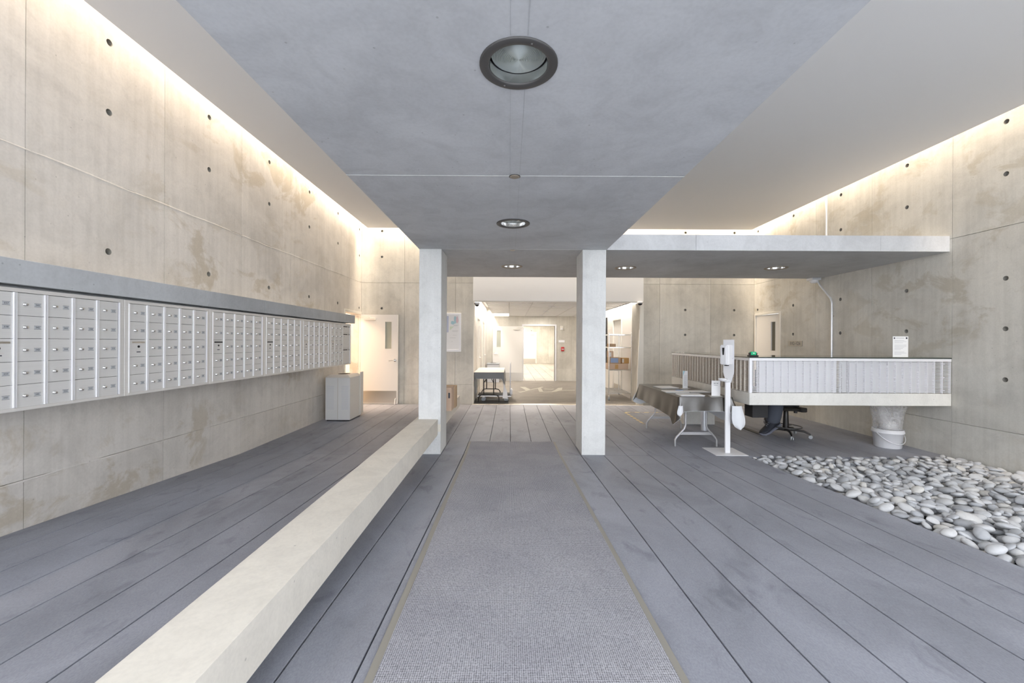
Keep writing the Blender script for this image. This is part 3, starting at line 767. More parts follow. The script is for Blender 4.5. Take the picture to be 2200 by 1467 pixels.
me = bpy.data.meshes.new('pebble_mass'); me.from_pydata(np.concatenate(VV).tolist(), [], np.concatenate(FF).tolist()); me.materials.append(M['pebble_mass'])
me.polygons.foreach_set('use_smooth', [True]*len(me.polygons)); at = me.attributes.new('tone', 'FLOAT', 'POINT'); at.data.foreach_set('value', np.concatenate(TT))
o = link('pebble_mass', me); o['kind'] = 'stuff'; tag(o, 'bed of smaller and buried grey river pebbles beside the floor', 'pebbles')

# ------------------------------------------------------------------ reception desk
t = thing('reception_desk', (0, 0, 0), 'L-shaped reception desk with white metal grilles on a pale concrete ledge', 'desk')
DX0, DY0, DYE = 3.17, 5.47, 8.10
MB().box(DX0, XR-.003, DY0, DY0+.62, .676, .838).box(DX0, DX0+.55, DY0+.62, DYE, .676, .838).build('concrete_ledge', ['desk_conc'], t, .004)
MB().box(3.19, 3.76, 7.58, 8.05, .001, .675).build('concrete_support', ['desk_conc'], t, .004)
MB().cyl((3.33, 7.08, .001), (3.33, 7.08, .675), .050, 28).build('support_post', ['pipe'], t)
MB().box(DX0-.004, XR-.002, DY0-.004, 6.33, 1.300, 1.314).box(DX0-.004, DX0+.62, 6.33, DYE, 1.300, 1.314).build('glass_counter', ['counter'], t, .002)
MB().box(DX0, XR-.003, DY0+.002, DY0+.03, 1.262, 1.299).box(DX0, DX0+.03, DY0+.03, DYE, 1.262, 1.299).build('top_rail', ['grille'], t, .001)
MB().box(DX0, DX0+.030, DY0, DY0+.03, .838, 1.262).build('corner_post', ['white_metal'], t)
MB().box(3.30, 4.36, DY0+.055, DY0+.075, .84, 1.30).box(4.46, 5.68, DY0+.09, DY0+.11, .84, 1.30).build('backing_panel', ['front_backing'], t)
MB().box(DX0+.10, DX0+.12, DY0+.12, DYE-.12, .84, 1.30).build('side_backing_panel', ['brown_panel'], t)
def grille(y0, y1, along, nv, tag_mat):
    """bars of a grating panel; along: P(u, depth, z) -> xyz"""
    zz0, zz1 = .846, 1.256; nb = 24
    for k in range(nb):
        z = zz0+(zz1-zz0)*(k+.5)/nb
        a = along(y0, .008, z-.0034); b = along(y1, .016, z+.0034)
        MB().box(min(a[0], b[0]), max(a[0], b[0]), min(a[1], b[1]), max(a[1], b[1]), a[2], b[2]).build('grille_slat', ['side_slat' if tag_mat == 'grille_side' else tag_mat], t)
    for k in range(nv+1):
        u = y0+(y1-y0)*k/nv
        a = along(u-.0028, 0, zz0-.004); b = along(u+.0028, .030, zz1+.004)
        MB().box(min(a[0], b[0]), max(a[0], b[0]), min(a[1], b[1]), max(a[1], b[1]), a[2], b[2]).build('grille_bar', [tag_mat], t)
fr = lambda u, d, z: (u, DY0+.002+d, z); sd = lambda u, d, z: (DX0+.002+d, u, z)
grille(3.205, 4.475, fr, 13, 'grille'); grille(4.490, 5.825, fr, 13, 'grille')
grille(5.505, 6.80, sd, 13, 'grille_side'); grille(6.81, 8.09, sd, 13, 'grille_side')
for x in (4.40, 4.482+1.27):
    for z in (.875, 1.05, 1.23): MB().box(x, x+.032, DY0+.034, DY0+.040, z-.008, z+.008).build('grille_clip', ['white_metal'], t)
for y in (8.03,):
    for z in (.875, 1.05, 1.23): MB().box(DX0+.034, DX0+.040, y, y+.032, z-.008, z+.008).build('grille_clip', ['white_metal'], t)
MB().box(3.44, 3.66, 5.86, 6.06, .44, .675).build('computer_case', ['black'], t, .004)
# on the desk
t = thing('desk_sign', (5.28, 5.60, 1.3145), 'white printed notice in an acrylic stand on the right end of the desk', 'sign')
MB().box(-.104, .104, -.004, 0, 0.003, .282).build('notice_sheet', ['paper'], t)
MB().box(-.155, .155, -.05, .03, 0, .003).build('stand_foot', ['glass'], t)
mb = MB()
for k in range(13):
    if k in (3, 9): continue
    w = (.07, .085, .06, 0, .085, .085, .07, .06, .045, 0, .07, .085, .05)[k]; mb.box(-.082, -.082+2*w*.95, -.0046, -.004, .225-k*.0155, .2285-k*.0155)
mb.box(-.06, .05, -.0046, -.004, .255, .262)
mb.build('print_lines', ['grey_ink'], t)
MB().box(-.092, -.074, -.0048, -.004, .247, .268).box(.070, .092, -.0048, -.004, .247, .270).build('emblem', ['ink'], t)
t = thing('hand_stamp', (3.30, 5.62, 1.3145), 'small green and black desk device on the corner of the counter', 'device')
MB().box(-.062, .062, -.03, .03, 0, .018).box(-.05, -.038, -.02, .02, .018, .05).box(.038, .05, -.02, .02, .018, .05).build('base', ['black'], t, .003)
MB().box(-.037, .037, -.022, .022, .018, .064).build('green_body', ['green'], t, .005)
MB().box(-.008, .010, -.0235, -.022, .038, .050).build('white_mark', ['paper'], t)
# bucket with clear bag under the desk
t = thing('plastic_bucket', (5.50, 6.02, 0), 'white plastic bucket lined with a clear bag under the right end of the desk', 'bucket')
MB().lathe([(.002, .004), (.150, 0), (.155, .006), (.172, .205), (.184, .208), (.186, .235), (.178, .238), (.181, .262), (.176, .266), (.171, .262), (.150, .02), (.002, .018)], n=48).build('pail', ['white_plastic'], t)
pts = [(.188*math.cos(a), -.188*math.sin(a)*.96, .235-.16*math.sin(a)*(1 if a > 0 else 1)) for a in [R(8+i*8.2) for i in range(21)]]
MB().tube([(p[0], p[1]-.006, p[2]) for p in pts], .0045, 8).build('handle', ['white_plastic'], t)
mb = MB(); n, k = 44, 16; vs = []
rnd = random.Random(3)
ph = [rnd.uniform(0, 6.28) for _ in range(8)]
for i in range(k+1):
    z = .24+.425*i/k; f = i/k
    rad = .160+.010*f+.065*f**2.6
    for j in range(n):
        a = 2*PI*j/n
        w = (.003+.006*f)*(math.sin(5*a+ph[0]+f*3)+.6*math.sin(9*a+ph[1]-f*5)+.4*math.sin(14*a+ph[2]+f*9))
        vs.append(((rad+w)*math.cos(a), (rad+w)*math.sin(a), z+.008*math.sin(3*a+ph[3])*f))
mb.add(vs, [(i*n+j, i*n+(j+1) % n, (i+1)*n+(j+1) % n, (i+1)*n+j) for i in range(k) for j in range(n)], True).build('clear_bag', ['bag'], t)
mb = MB(); mb.lathe([(.002, 0), (.07, .005), (.10, .05), (.09, .11), (.05, .15), (.002, .16)], (0.01, 0, .24), n=14)
mb.build('rubbish', ['tag_pale'], t)
# black strip laid for a wide dark plank joint in the floor
tag(MB().box(4.08, 4.16, 6.75, 7.55, .0012, .012).build('wide_joint_strip', ['black'], None, .004), 'flat black strip for a wide plank joint in the floor beside the seated leg', 'joint strip')

# ------------------------------------------------------------------ conduit, cameras, plaques on the walls
t = thing('conduit_pipe', (XR, 7.72, 2.6), 'galvanised conduit pipe running down the right wall to the desk', 'pipe')
MB().tube([(-.045, .10, .095), (-.05, .02, -.02), (-.035, -.22, -.29), (-.028, -.24, -.36), (-.028, -.24, -1.55)], .016, 10).build('lower_pipe', ['pipe'], t)
MB().cyl((-.028, -.10, .332), (-.028, -.10, 1.9), .018, 12).build('upper_pipe', ['pipe'], t)
MB().box(-.012, -.001, -.40, .06, .60, .625).build('strap', ['steel'], t)
MB().box(-.012, -.001, -.26, -.22, -.62, -.60).build('strap', ['steel'], t)
def dome(x, y, z, label, s=1.0):
    t = thing('dome_camera', (x, y, z), label, 'camera')
    MB().lathe([(.0005, -.0005), (.062*s, -.0005), (.064*s, -.035*s), (.058*s, -.05*s)], n=28).build('housing', ['white_plastic'], t)
    MB().lathe([(.052*s, -.048*s), (.045*s, -.075*s), (.025*s, -.092*s), (.0005, -.097*s)], n=28).build('dome', ['black'], t)
    return t
t = thing('dome_camera', (5.72, 7.80, SB), 'grey and white dome camera where the conduit meets the canopy', 'camera')
MB().box(-.085, .085, -.08, .08, -.045, -.001).build('junction_box', ['pipe'], t, .006)
MB().lathe([(.07, -.045), (.068, -.07), (.045, -.095), (.0005, -.10)], n=24).build('dome', ['white_plastic'], t)
dome(-.80, YB+.20, 2.444, 'white dome camera at the upper left corner of the entrance recess')
dome(3.08, YB-.10, 2.465, 'white dome camera at the upper right corner of the entrance recess')
t = thing('door_plaque', (XR, 8.46, 1.5), 'bronze room number plaque 102-126 on the right wall', 'plaque')
MB().box(-.012, -.001, -.20, .20, -.065, .045).build('plate', ['steel'], t, .002)
mb = MB(); add_text(mb, '102-126', .095, ((-.0125, 0, -.01), (0, -1, 0), (0, 0, 1))); mb.build('lettering', ['ink'], t)
t = thing('wall_map', (-1.49, YB, 1.71), 'white framed map poster on the back wall beside the left pillar', 'poster')
x0, x1, z0, z1 = -.33, .33, -.46, .46
MB().box(x0, x0+.05, -.03, -.001, z0, z1).box(x1-.05, x1, -.03, -.001, z0, z1).box(x0+.05, x1-.05, -.03, -.001, z0, z0+.05).box(x0+.05, x1-.05, -.03, -.001, z1-.05, z1).build('frame', ['white_metal'], t, .002)
MB().box(x0+.05, x1-.05, -.012, -.003, z0+.05, z1-.05).build('map_sheet', ['paper'], t)
M['map_teal'] = mat('map_teal', (.42, .62, .68), .6); M['map_pink'] = mat('map_pink', (.80, .60, .64), .6); M['map_blue'] = mat('map_blue', (.52, .56, .70), .6); M['map_green'] = mat('map_green', (.66, .74, .60), .6)
def blob(cx, cz, rx, rz, y, k=0):
    return [(cx+rx*(1+.14*math.sin(3*a+k))*math.cos(a), y, cz+rz*(1+.1*math.cos(2*a+k))*math.sin(a)) for a in [2*PI*i/22 for i in range(22)]]
MB().add(blob(.19, .30, .035, .09, -.0125, 1), [tuple(range(22))]).add(blob(.13, .23, .05, .04, -.0126, 2), [tuple(range(22))]).build('teal_area', ['map_teal'], t)
MB().add(blob(.235, .30, .03, .075, -.0127, 3), [tuple(range(22))]).build('pink_area', ['map_pink'], t)
MB().box(-.26, .03, -.0127, -.0121, -.0, .39).build('blue_area', ['map_blue'], t)
MB().add([(.06, -.0126, .14), (.16, -.0126, .14), (.06, -.0126, .05)], [(0, 1, 2)]).build('green_area', ['map_green'], t)
mb = MB()
for z, a, b in ((.17, .15, .26), (.155, .15, .24), (.035, .12, .26), (.02, .12, .25), (-.07, .13, .22), (-.13, .06, .2), (-.22, .1, .13)): mb.box(a, b, -.0126, -.0121, z, z+.004)
mb.build('print_lines', ['grey_ink'], t)
# fittings on the recess back wall
YR = 15.80
t = thing('fire_alarm', (2.02, YR, 1.22), 'red fire alarm pull station on the far wall of the recess', 'alarm')
MB().box(-.06, .06, -.045, -.001, -.08, .08).build('body', ['red'], t, .012); MB().box(-.04, .045, -.06, -.045, -.02, .01).build('pull_bar', ['white_plastic'], t, .004)
t = thing('wall_plate', (1.98, YR, 1.52), 'blank white sign plate on the far wall above the red alarm', 'plate')
MB().box(-.115, .115, -.008, -.001, -.045, .045).build('plate', ['white_metal'], t, .002)
t = thing('strobe', (1.98, YR, 2.02), 'cream alarm strobe high on the far wall beside the doorway', 'strobe')
MB().box(-.055, .055, -.035, -.001, -.085, .085).build('body', ['frame'], t, .006); MB().box(-.03, .03, -.06, -.035, -.06, .0).build('flash_lens', ['white_plastic'], t, .006)
t = thing('small_bin', (-.60, 15.35, 0), 'small grey bin behind the clothed table at the far wall', 'bin')
MB().box(-.22, .22, -.22, .22, 0, .66).build('body', ['grey_panel'], t, .01); MB().box(-.235, .235, -.235, .235, .66, .70).build('lid', ['rubber'], t, .01); MB().box(-.1, .1, -.1, .1, .7005, .702).build('opening', ['slot'], t)
t = thing('wall_display', (3.19, 13.98, 1.55), 'dark narrow notice board on the right side of the recess', 'notice board')
MB().box(-.03, -.001, -.45, .45, -.75, .75).build('board', ['black'], t, .004); MB().box(-.034, -.03, -.3, -.02, .2, .45).box(-.034, -.03, .05, .3, .1, .42).build('pinned_sheet', ['paper'], t)
# emblem woven into the recess floor
lg = [[(0.347, 13.613), (0.505, 13.665), (0.655, 12.956), (0.514, 12.676)],
      [(0.236, 12.329), (0.342, 12.334), (0.906, 13.38), (1.074, 13.692), (1.122, 13.562), (0.587, 12.68), (0.327, 12.12)],
      [(0.906, 13.38), (1.018, 13.47), (1.011, 12.326), (0.888, 12.321)],
      [(1.013, 12.348), (1.255, 12.388), (1.393, 12.753), (1.579, 13.411), (1.725, 13.503), (1.612, 12.725), (1.489, 12.568), (1.387, 12.379), (1.243, 12.264), (1.005, 12.254)],
      [(1.114, 13.238), (1.323, 13.247), (1.429, 13.088), (1.297, 12.89), (1.077, 12.801), (1.084, 12.88), (1.295, 12.969), (1.363, 13.085), (1.305, 13.164), (1.107, 13.155)],
      [(1.561, 12.792), (2.027, 12.843), (2.007, 12.719), (1.546, 12.668)]]
mb = MB()
for k, p in enumerate(lg): mb.prism(p, .0062, .0075+.0003*k)
M['emblem'] = mat('pale_woven_emblem', (.50, .47, .40), .9)
tag(mb.build('floor_emblem', ['emblem'], None), 'pale angular lettered emblem on the brown carpet of the entrance recess', 'emblem')
# hazard tape outline on the floor
def tape(p0, p1, label):
    a, b = Vector((*p0, 0)), Vector((*p1, 0)); L = (b-a).length; d = (b-a)/L; n = Vector((-d.y, d.x, 0)); w = .025
    t = thing('hazard_tape', (*p0, 0), label, 'tape', 'hazard tape on the floor')
    o = lambda s, e: tuple(d*s+n*e)
    k = 0; s = 0; dark = MB(); 
    def pc(mb, s0, s1, sk): mb.hexa([tuple(d*q+n*e+Vector((0, 0, z))) for z in (.0008, .0022) for q, e in ((s0, -w), (s1, -w), (s1+sk, w), (s0+sk, w))])
    while s < L:
        s1 = min(s+.10, L)
        if k % 2 == 0:
            mb = MB(); pc(mb, s, s1, .03); mb.build('yellow_stripe', ['yellow'], t)
        else: pc(dark, s, s1, .03)
        s = s1; k += 1
    dark.build('black_stripe', ['ring_tan'], t)
tape((2.47, 8.86), (5.3, 8.86), 'yellow and black floor tape running across behind the clothed folding table')
tape((2.47, 8.83), (2.47, 7.62), 'short yellow and black floor tape running towards us beside the folding table')

# ------------------------------------------------------------------ folding table with dark cloth
def wishbone(mb, xc, y, hw_top, hw_bot, r, ztop):
    for s in (-1, 1):
        mb.tube([(xc+s*hw_bot, y, .004), (xc+s*hw_bot, y, .10), (xc+s*(hw_bot-.02), y, .135), (xc+s*(hw_top+.015), y, .26), (xc+s*hw_top, y, .30), (xc+s*hw_top, y, ztop)], r, 10)
TX0, TX1, TY0, TY1, TZ = 2.315, 3.055, 5.66, 7.42, .752
t = thing('folding_table', ((TX0+TX1)/2, (TY0+TY1)/2, 0), 'folding table with grey steel legs under the dark vinyl cloth', 'table')
MB().box(-.36, .36, -.87, .87, .71, TZ-.004).build('tabletop', ['grey_panel'], t, .006)
for y, m in ((-.58, 'leg_steel'), (.66, 'black_metal')):
    for s in (-1, 1):
        MB().tube([(s*.298, y, .004), (s*.298, y, .10), (s*.278, y, .135), (s*.165, y, .26), (s*.148, y, .31), (s*.148, y, .71)], .0135, 10).build('leg', ['leg_steel'], t)
    MB().box(-.235, .235, y-.006, y+.006, .172, .212).build('cross_bar', ['leg_steel'], t)
MB().tube([(-.14, -.57, .66), (-.02, -.35, .50)], .010, 8).build('brace', ['black_metal'], t)
MB().tube([(.14, .62, .66), (.02, .38, .50)], .010, 8).build('brace', ['black_metal'], t)
def draped(name, label, x0, x1, y0, y1, z, dropf, outf, top_mat, side_mat, lining, cat='tablecloth', seed=1, top_over=.004):
    t = thing(name, ((x0+x1)/2, (y0+y1)/2, z), label, cat)
    cx, cy = (x0+x1)/2, (y0+y1)/2; hx, hy = (x1-x0)/2+.004, (y1-y0)/2+.004; r = .03
    per = []                                     # (point, normal, side index, t along the side)
    def side(a, b, n, idx, k):
        for i in range(k): f = i/k; per.append((a[0]+(b[0]-a[0])*f, a[1]+(b[1]-a[1])*f, n, idx, f))
    def corner(c, a0, idx, k=7):
        for i in range(k):
            a = R(a0+90*i/k); per.append((c[0]+r*math.cos(a), c[1]+r*math.sin(a), (math.cos(a), math.sin(a)), idx, i/k))
    side((-hx+r, -hy), (hx-r, -hy), (0, -1), 0, 26); corner((hx-r, -hy+r), -90, 10)
    side((hx, -hy+r), (hx, hy-r), (1, 0), 1, 46); corner((hx-r, hy-r), 0, 11)
    side((hx-r, hy), (-hx+r, hy), (0, 1), 2, 26); corner((-hx+r, hy-r), 90, 12)
    side((-hx, hy-r), (-hx, -hy+r), (-1, 0), 3, 46); corner((-hx+r, -hy+r), 180, 13)
    n = len(per); k = 10
    def sheet(off, m, nm):
        vs = []
        for i in range(k+1):
            f = i/k
            for j, (px, py, nn, idx, tt) in enumerate(per):
                d = dropf(idx, tt); o = outf(idx, tt)
                w = .007*f*math.sin(j*.27+seed)+.004*f*math.sin(j*.61+2*seed)
                q = o*f**1.3+w+off*(1 if i else 0)
                vs.append((px+nn[0]*q, py+nn[1]*q, -(d*f)+off-(0 if i else 0)))
        mb = MB(); mb.add(vs, [(i*n+j, i*n+(j+1) % n, (i+1)*n+(j+1) % n, (i+1)*n+j) for i in range(k) for j in range(n)], True)
        return mb.build(nm, [m], t)
    MB().add([(p[0], p[1], .0005) for p in per], [tuple(range(n))]).add([(p[0], p[1], -.0015) for p in per], [tuple(range(n))[::-1]]).build('top_sheet', [top_mat], t)
    sheet(0, side_mat, 'hanging_cloth'); sheet(-.004, lining, 'lining')
    return t
def lerp(a, b, f): return a+(b-a)*f
def drop1(i, f):
    if i == 0: return .185+.02*(abs(f-.5)*2)**4
    if i == 1: return .37-.06*f+.015*math.sin(9*f)
    if i == 2: return .28
    if i == 3: return .235+.075*f**1.5+.10*max(0, f-.93)/.07
    return {10: .23+.05*math.sin(PI*f), 11: .36, 12: .30, 13: .38-.12*f}[i]
def out1(i, f): return {0: .015, 1: .05, 2: .07, 3: .05, 10: .03+.10*math.sin(PI*f), 11: .08, 12: .10, 13: .05}[i]
cl = draped('tablecloth', 'dark brown vinyl tablecloth with white backing over the folding table', TX0, TX1, TY0, TY1, TZ, drop1, out1, 'vinyl', 'vinyl', 'lining')
def tongue(parent, x0, x1, y, z0, z1, mat_, name='turned_corner', curl=.035, lean=0):
    """a rounded corner of the cloth curling towards the viewer"""
    mb = MB(); vs = []; nu, nv = 10, 10
    for i in range(nv+1):
        f = i/nv; z = lerp(z1, z0, f)
        wd = math.sqrt(max(0, 1-max(0, (f-.62)/.38)**2)) if f > .62 else 1
        wt = .72+.28*min(1, f/.5)
        for j in range(nu+1):
            g = j/nu*2-1
            x = (x0+x1)/2+(x1-x0)/2*g*max(.12, wd)*wt+lean*(1-f)
            vs.append((x, y-curl*math.cos(g*1.4)-.01*f, z))
    mb.add(vs, [(i*(nu+1)+j, i*(nu+1)+j+1, (i+1)*(nu+1)+j+1, (i+1)*(nu+1)+j) for i in range(nv) for j in range(nu)], True)
    o = mb.build(name, [mat_], None); o.parent = parent; o.matrix_parent_inverse = Matrix.Translation(parent.location).inverted(); return o
tongue(cl, 2.99, 3.165, 5.545, .34, .655, 'lining', lean=-.035)
tongue(cl, 2.20, 2.50, 7.44, .40, .60, 'lining', curl=.02, lean=.03)
tongue(cl, 2.268, 2.345, 5.625, .50, .64, 'lining', curl=.02, lean=.02)
def sheet_pile(x, y, rz, w, h, label, n=3, clip=False):
    t = thing('paper_stack', (x, y, TZ+.002), label, 'papers', None, rz)
    for k in range(n):
        MB().box(-w/2+.004*k, w/2+.003*k, -h/2-.003*k, h/2-.002*k, .0005+.003*k, .003+.003*k).build('sheet', ['paper'], t)
    if clip: MB().cyl((w/2-.13, h/2-.03, .012), (w/2-.01, h/2-.01, .014), .004, 8).build('pen', ['blue'], t)
sheet_pile(2.585, 6.86, R(8), .29, .30, 'loose white papers at the far left of the dark cloth')
sheet_pile(2.50, 6.26, R(-4), .34, .24, 'white papers with a pen on the left side of the dark cloth', clip=True)
sheet_pile(2.85, 6.30, R(5), .30, .24, 'white sheet near the right side of the dark cloth', n=2)
sheet_pile(2.545, 5.86, R(-3), .32, .23, 'thick stack of white papers at the near edge of the dark cloth', n=5)
def counter_sign(x, y, rz, w, h, label, green):
    t = thing('table_sign', (x, y, TZ+.002), label, 'sign', None, rz)
    MB().box(-w/2, w/2, -.003, .003, .003, h).build('printed_card', ['paper'], t, .001)
    MB().box(-w/2-.03, w/2+.02, -.05, .05, 0, .003).build('stand_foot', ['tag_pale'], t)
    mb = MB()
    if green:
        for k in range(9): mb.box(-w*.30, w*(.25 if k % 2 else .32), -.0036, -.003, h*.72-k*h*.068, h*.735-k*h*.068)
        MB().add([(-w/2, -.0036, h), (-w*.05, -.0036, h), (-w/2, -.0036, h*.70)], [(0, 1, 2)]).build('green_corner', ['map_teal'], t)
    else:
        mb.box(-w*.25, -w*.02, -.0036, -.003, h*.79, h*.86); mb.box(w*.05, w*.25, -.0036, -.003, h*.79, h*.86); mb.box(-w*.22, w*.2, -.0036, -.003, h*.68, h*.71)
    mb.build('print_lines', ['grey_ink'], t)
counter_sign(2.85, 6.72, R(22), .105, .285, 'tall printed card with a green corner standing on the dark cloth', True)
counter_sign(2.88, 5.78, R(-10), .115, .215, 'small printed card on the dark cloth behind the sanitiser stand', False)

# ------------------------------------------------------------------ hand sanitiser stand
t = thing('sanitizer_stand', (2.955, 5.685, 0), 'white hand sanitiser stand with a square floor plate before the folding table', 'sanitiser stand')
MB().box(-.215, .215, -.205, .205, .0015, .008).build('base_plate', ['white_metal'], t, .0015)
MB().box(-.032, .036, -.085, -.055, .008, 1.0).build('pole', ['white_metal'], t, .004)
ax = dict(loc=(.012, -.072, 0), rot=(0, 0, R(-58)))
MB().prism([(-.035, .96), (.035, .96), (.075, 1.10), (.075, 1.54), (-.075, 1.54), (-.075, 1.10)], 0, .006, 'y').build('back_plate', ['white_metal'], t, **ax)
dp = MB().prism([(-.062, 0), (.062, 0), (.062, -.085), (.045, -.125), (-.045, -.125), (-.062, -.085)], 1.205, 1.468, 'z').build('dispenser', ['white_plastic'], t, .010, seg=2, **ax)
MB().prism([(-.016, 1.432), (.016, 1.432), (.010, 1.335), (-.010, 1.335)], -.1275, -.1245, 'y').build('level_window', ['black'], dp)
MB().prism([(.0, 1.20), (.04, 1.20), (.04, 1.19), (.0, 1.19)], -.10, -.06, 'y').build('nozzle', ['black'], dp)
mb = MB(); mb.lathe([(.0005, 0), (.040, .002), (.052, .016), (.055, .036), (.048, .036), (.038, .012), (.0005, .010)], (0, -.135, .985), n=24); mb.lathe([(.0005, .0), (.03, .004), (.036, .03), (.0005, .034)], (0, -.045, .965), n=20); mb.box(-.02, .02, -.10, 0, .975, .995)
mb.build('drip_tray', ['white_plastic'], t, **ax)
MB().cyl((.062, -.02, 1.29), (.070, -.02, 1.29), .006, 10).build('lock', ['chrome'], dp)

# ------------------------------------------------------------------ drafting chair
CX, CY = 4.46, 6.68
t = thing('drafting_chair', (CX, CY, 0), 'black swivel chair with a foot ring behind the reception desk', 'chair')
for k in range(5):
    a = R(-110+72*k); c, s_ = math.cos(a), math.sin(a)
    MB().tube([(0, 0, .105), (.12*c, .12*s_, .115), (.24*c, .24*s_, .105), (.31*c, .31*s_, .075), (.325*c, .325*s_, .058)], .016, 10, True, [.026, .020, .017, .014, .010]).build('base_leg', ['black_metal'], t)
    w = MB()
    for q in (-.014, .014): w.cyl((.325*c-s_*q-s_*.006, .325*s_+c*q+c*.006, .028), (.325*c-s_*q+s_*.006, .325*s_+c*q-c*.006, .028), .027, 14)
    w.cyl((.325*c, .325*s_, .03), (.325*c, .325*s_, .065), .007, 8)
    w.build('caster', ['rubber'], t)
MB().lathe([(.046, .09), (.044, .16), (.038, .30), (.034, .40), (.024, .42)], n=24).build('column', ['black_metal'], t)
mb = MB(); ringp = [(.215*math.cos(2*PI*i/40), .215*math.sin(2*PI*i/40), .16) for i in range(41)]; mb.tube(ringp, .008, 8, False)
for k in range(3):
    a = R(30+120*k); mb.tube([(.02*math.cos(a), .02*math.sin(a), .16), (.215*math.cos(a), .215*math.sin(a), .16)], .006, 6)
mb.build('foot_ring', ['trim_ring'], t)
MB().box(-.10, .22, -.10, .10, .415, .455).box(.16, .26, -.13, .13, .40, .47).build('seat_mechanism', ['black_metal'], t, .012)
MB().cyl((.12, -.05, .38), (.12, -.05, .42), .025, 14).build('tilt_knob', ['black'], t)
MB().box(-.25, .25, -.02, .47, .465, .525).build('seat', ['black'], t, .03, seg=3)
MB().box(-.21, .21, .47, .52, .62, 1.05).box(-.03, .03, .40, .50, .44, .70).build('backrest', ['black'], t, .02, seg=2)

# ------------------------------------------------------------------ seated person behind the desk
def skinned(name, nodes, edges, material, parent, sub=2, root=0):
    me = bpy.data.meshes.new(name); me.from_pydata([n[0] for n in nodes], edges, [])
    o = bpy.data.objects.new(name, me); COL.objects.link(o)
    md = o.modifiers.new('skin', 'SKIN'); md.use_smooth_shade = True
    for v, n in zip(me.skin_vertices[0].data, nodes): v.radius = (n[1], n[1]) if isinstance(n[1], (int, float)) else n[1]; v.use_root = False
    me.skin_vertices[0].data[root].use_root = True
    sd = o.modifiers.new('sub', 'SUBSURF'); sd.levels = sub; sd.render_levels = sub
    dg = bpy.context.evaluated_depsgraph_get(); m2 = bpy.data.meshes.new_from_object(o.evaluated_get(dg))
    bpy.data.objects.remove(o); m2.materials.clear(); m2.materials.append(M[material])
    for p in m2.polygons: p.use_smooth = True
    return link(name, m2, parent)
pr = thing('person', (4.36, 6.98, 0), 'person seated low behind the desk in charcoal trousers and black trainers, one leg in view', 'person')
Pn = lambda x, y, z: (x-4.36, y-6.98, z)
nodes = [(Pn(4.36, 6.98, .62), .12), (Pn(4.355, 6.97, .78), .11), (Pn(4.34, 6.90, .93), .12), (Pn(4.33, 6.83, 1.02), .05), (Pn(4.325, 6.78, 1.08), (.065, .075)), (Pn(4.32, 6.755, 1.145), (.075, .085)), (Pn(4.32, 6.76, 1.18), .06),
         (Pn(4.32, 6.665, 1.12), .012),
         (Pn(4.17, 6.89, .98), .05), (Pn(4.10, 6.76, .83), .04), (Pn(4.17, 6.58, .72), .026), (Pn(4.19, 6.53, .71), .03),
         (Pn(4.51, 6.89, .98), .05), (Pn(4.58, 6.76, .83), .04), (Pn(4.47, 6.60, .72), .026), (Pn(4.44, 6.55, .71), .03),
         (Pn(4.27, 6.93, .60), .085), (Pn(4.20, 6.50, .585), .055), (Pn(4.225, 6.655, .235), .028), (Pn(4.225, 6.66, .20), .02),
         (Pn(4.45, 6.95, .60), .085), (Pn(4.36, 6.66, .60), .055), (Pn(4.35, 6.98, .25), .028), (Pn(4.35, 6.975, .22), .02)]
edges = [(0, 1), (1, 2), (2, 3), (3, 4), (4, 5), (5, 6), (5, 7), (2, 8), (8, 9), (9, 10), (10, 11), (2, 12), (12, 13), (13, 14), (14, 15), (0, 16), (16, 17), (17, 18), (18, 19), (0, 20), (20, 21), (21, 22), (22, 23)]
for h, sgn in ((11, 1), (15, -1)):
    hx_, hy_, hz_ = nodes[h][0]
    for q, (dx, L) in enumerate(((-.024, .062), (-.008, .072), (.008, .068), (.023, .052))):
        i = len(nodes); nodes += [((hx_+dx, hy_-.03, hz_+.002), .009), ((hx_+dx*1.15, hy_-.03-L*.6, hz_-.006), .0085), ((hx_+dx*1.15, hy_-.03-L, hz_-.022), .007)]
        edges += [(h, i), (i, i+1), (i+1, i+2)]
    i = len(nodes); nodes += [((hx_+sgn*.035, hy_-.005, hz_), .010), ((hx_+sgn*.052, hy_-.035, hz_-.006), .0085)]; edges += [(h, i), (i, i+1)]
skinned('body', nodes, edges, 'skin', pr)
skinned('jacket', [(Pn(4.36, 6.99, .66), .155), (Pn(4.355, 6.975, .78), .15), (Pn(4.34, 6.905, .93), .16), (Pn(4.332, 6.85, 1.0), .085), (Pn(4.15, 6.89, .985), .068), (Pn(4.09, 6.76, .83), .055), (Pn(4.16, 6.60, .735), .042),
        (Pn(4.53, 6.89, .985), .068), (Pn(4.59, 6.76, .83), .055), (Pn(4.475, 6.62, .735), .042)], [(0, 1), (1, 2), (2, 3), (2, 4), (4, 5), (5, 6), (2, 7), (7, 8), (8, 9)], 'jacket', pr)
skinned('trousers', [(Pn(4.36, 6.99, .62), .145), (Pn(4.27, 6.92, .60), .11), (Pn(4.20, 6.50, .59), (.115, .095)), (Pn(4.205, 6.56, .42), (.118, .10)), (Pn(4.215, 6.615, .30), (.112, .095)), (Pn(4.22, 6.645, .215), (.108, .095)),
        (Pn(4.45, 6.95, .60), .11), (Pn(4.36, 6.68, .60), .09), (Pn(4.355, 6.86, .42), .08), (Pn(4.35, 6.95, .29), .075)], [(0, 1), (1, 2), (2, 3), (3, 4), (4, 5), (0, 6), (6, 7), (7, 8), (8, 9)], 'denim', pr)
mb = MB(); mb.lathe([(.0005, .098), (.05, .088), (.085, .045), (.094, -.01), (.088, -.06), (.075, -.085)], Pn(4.322, 6.775, 1.135), n=20); mb.build('hair', ['hair'], pr)
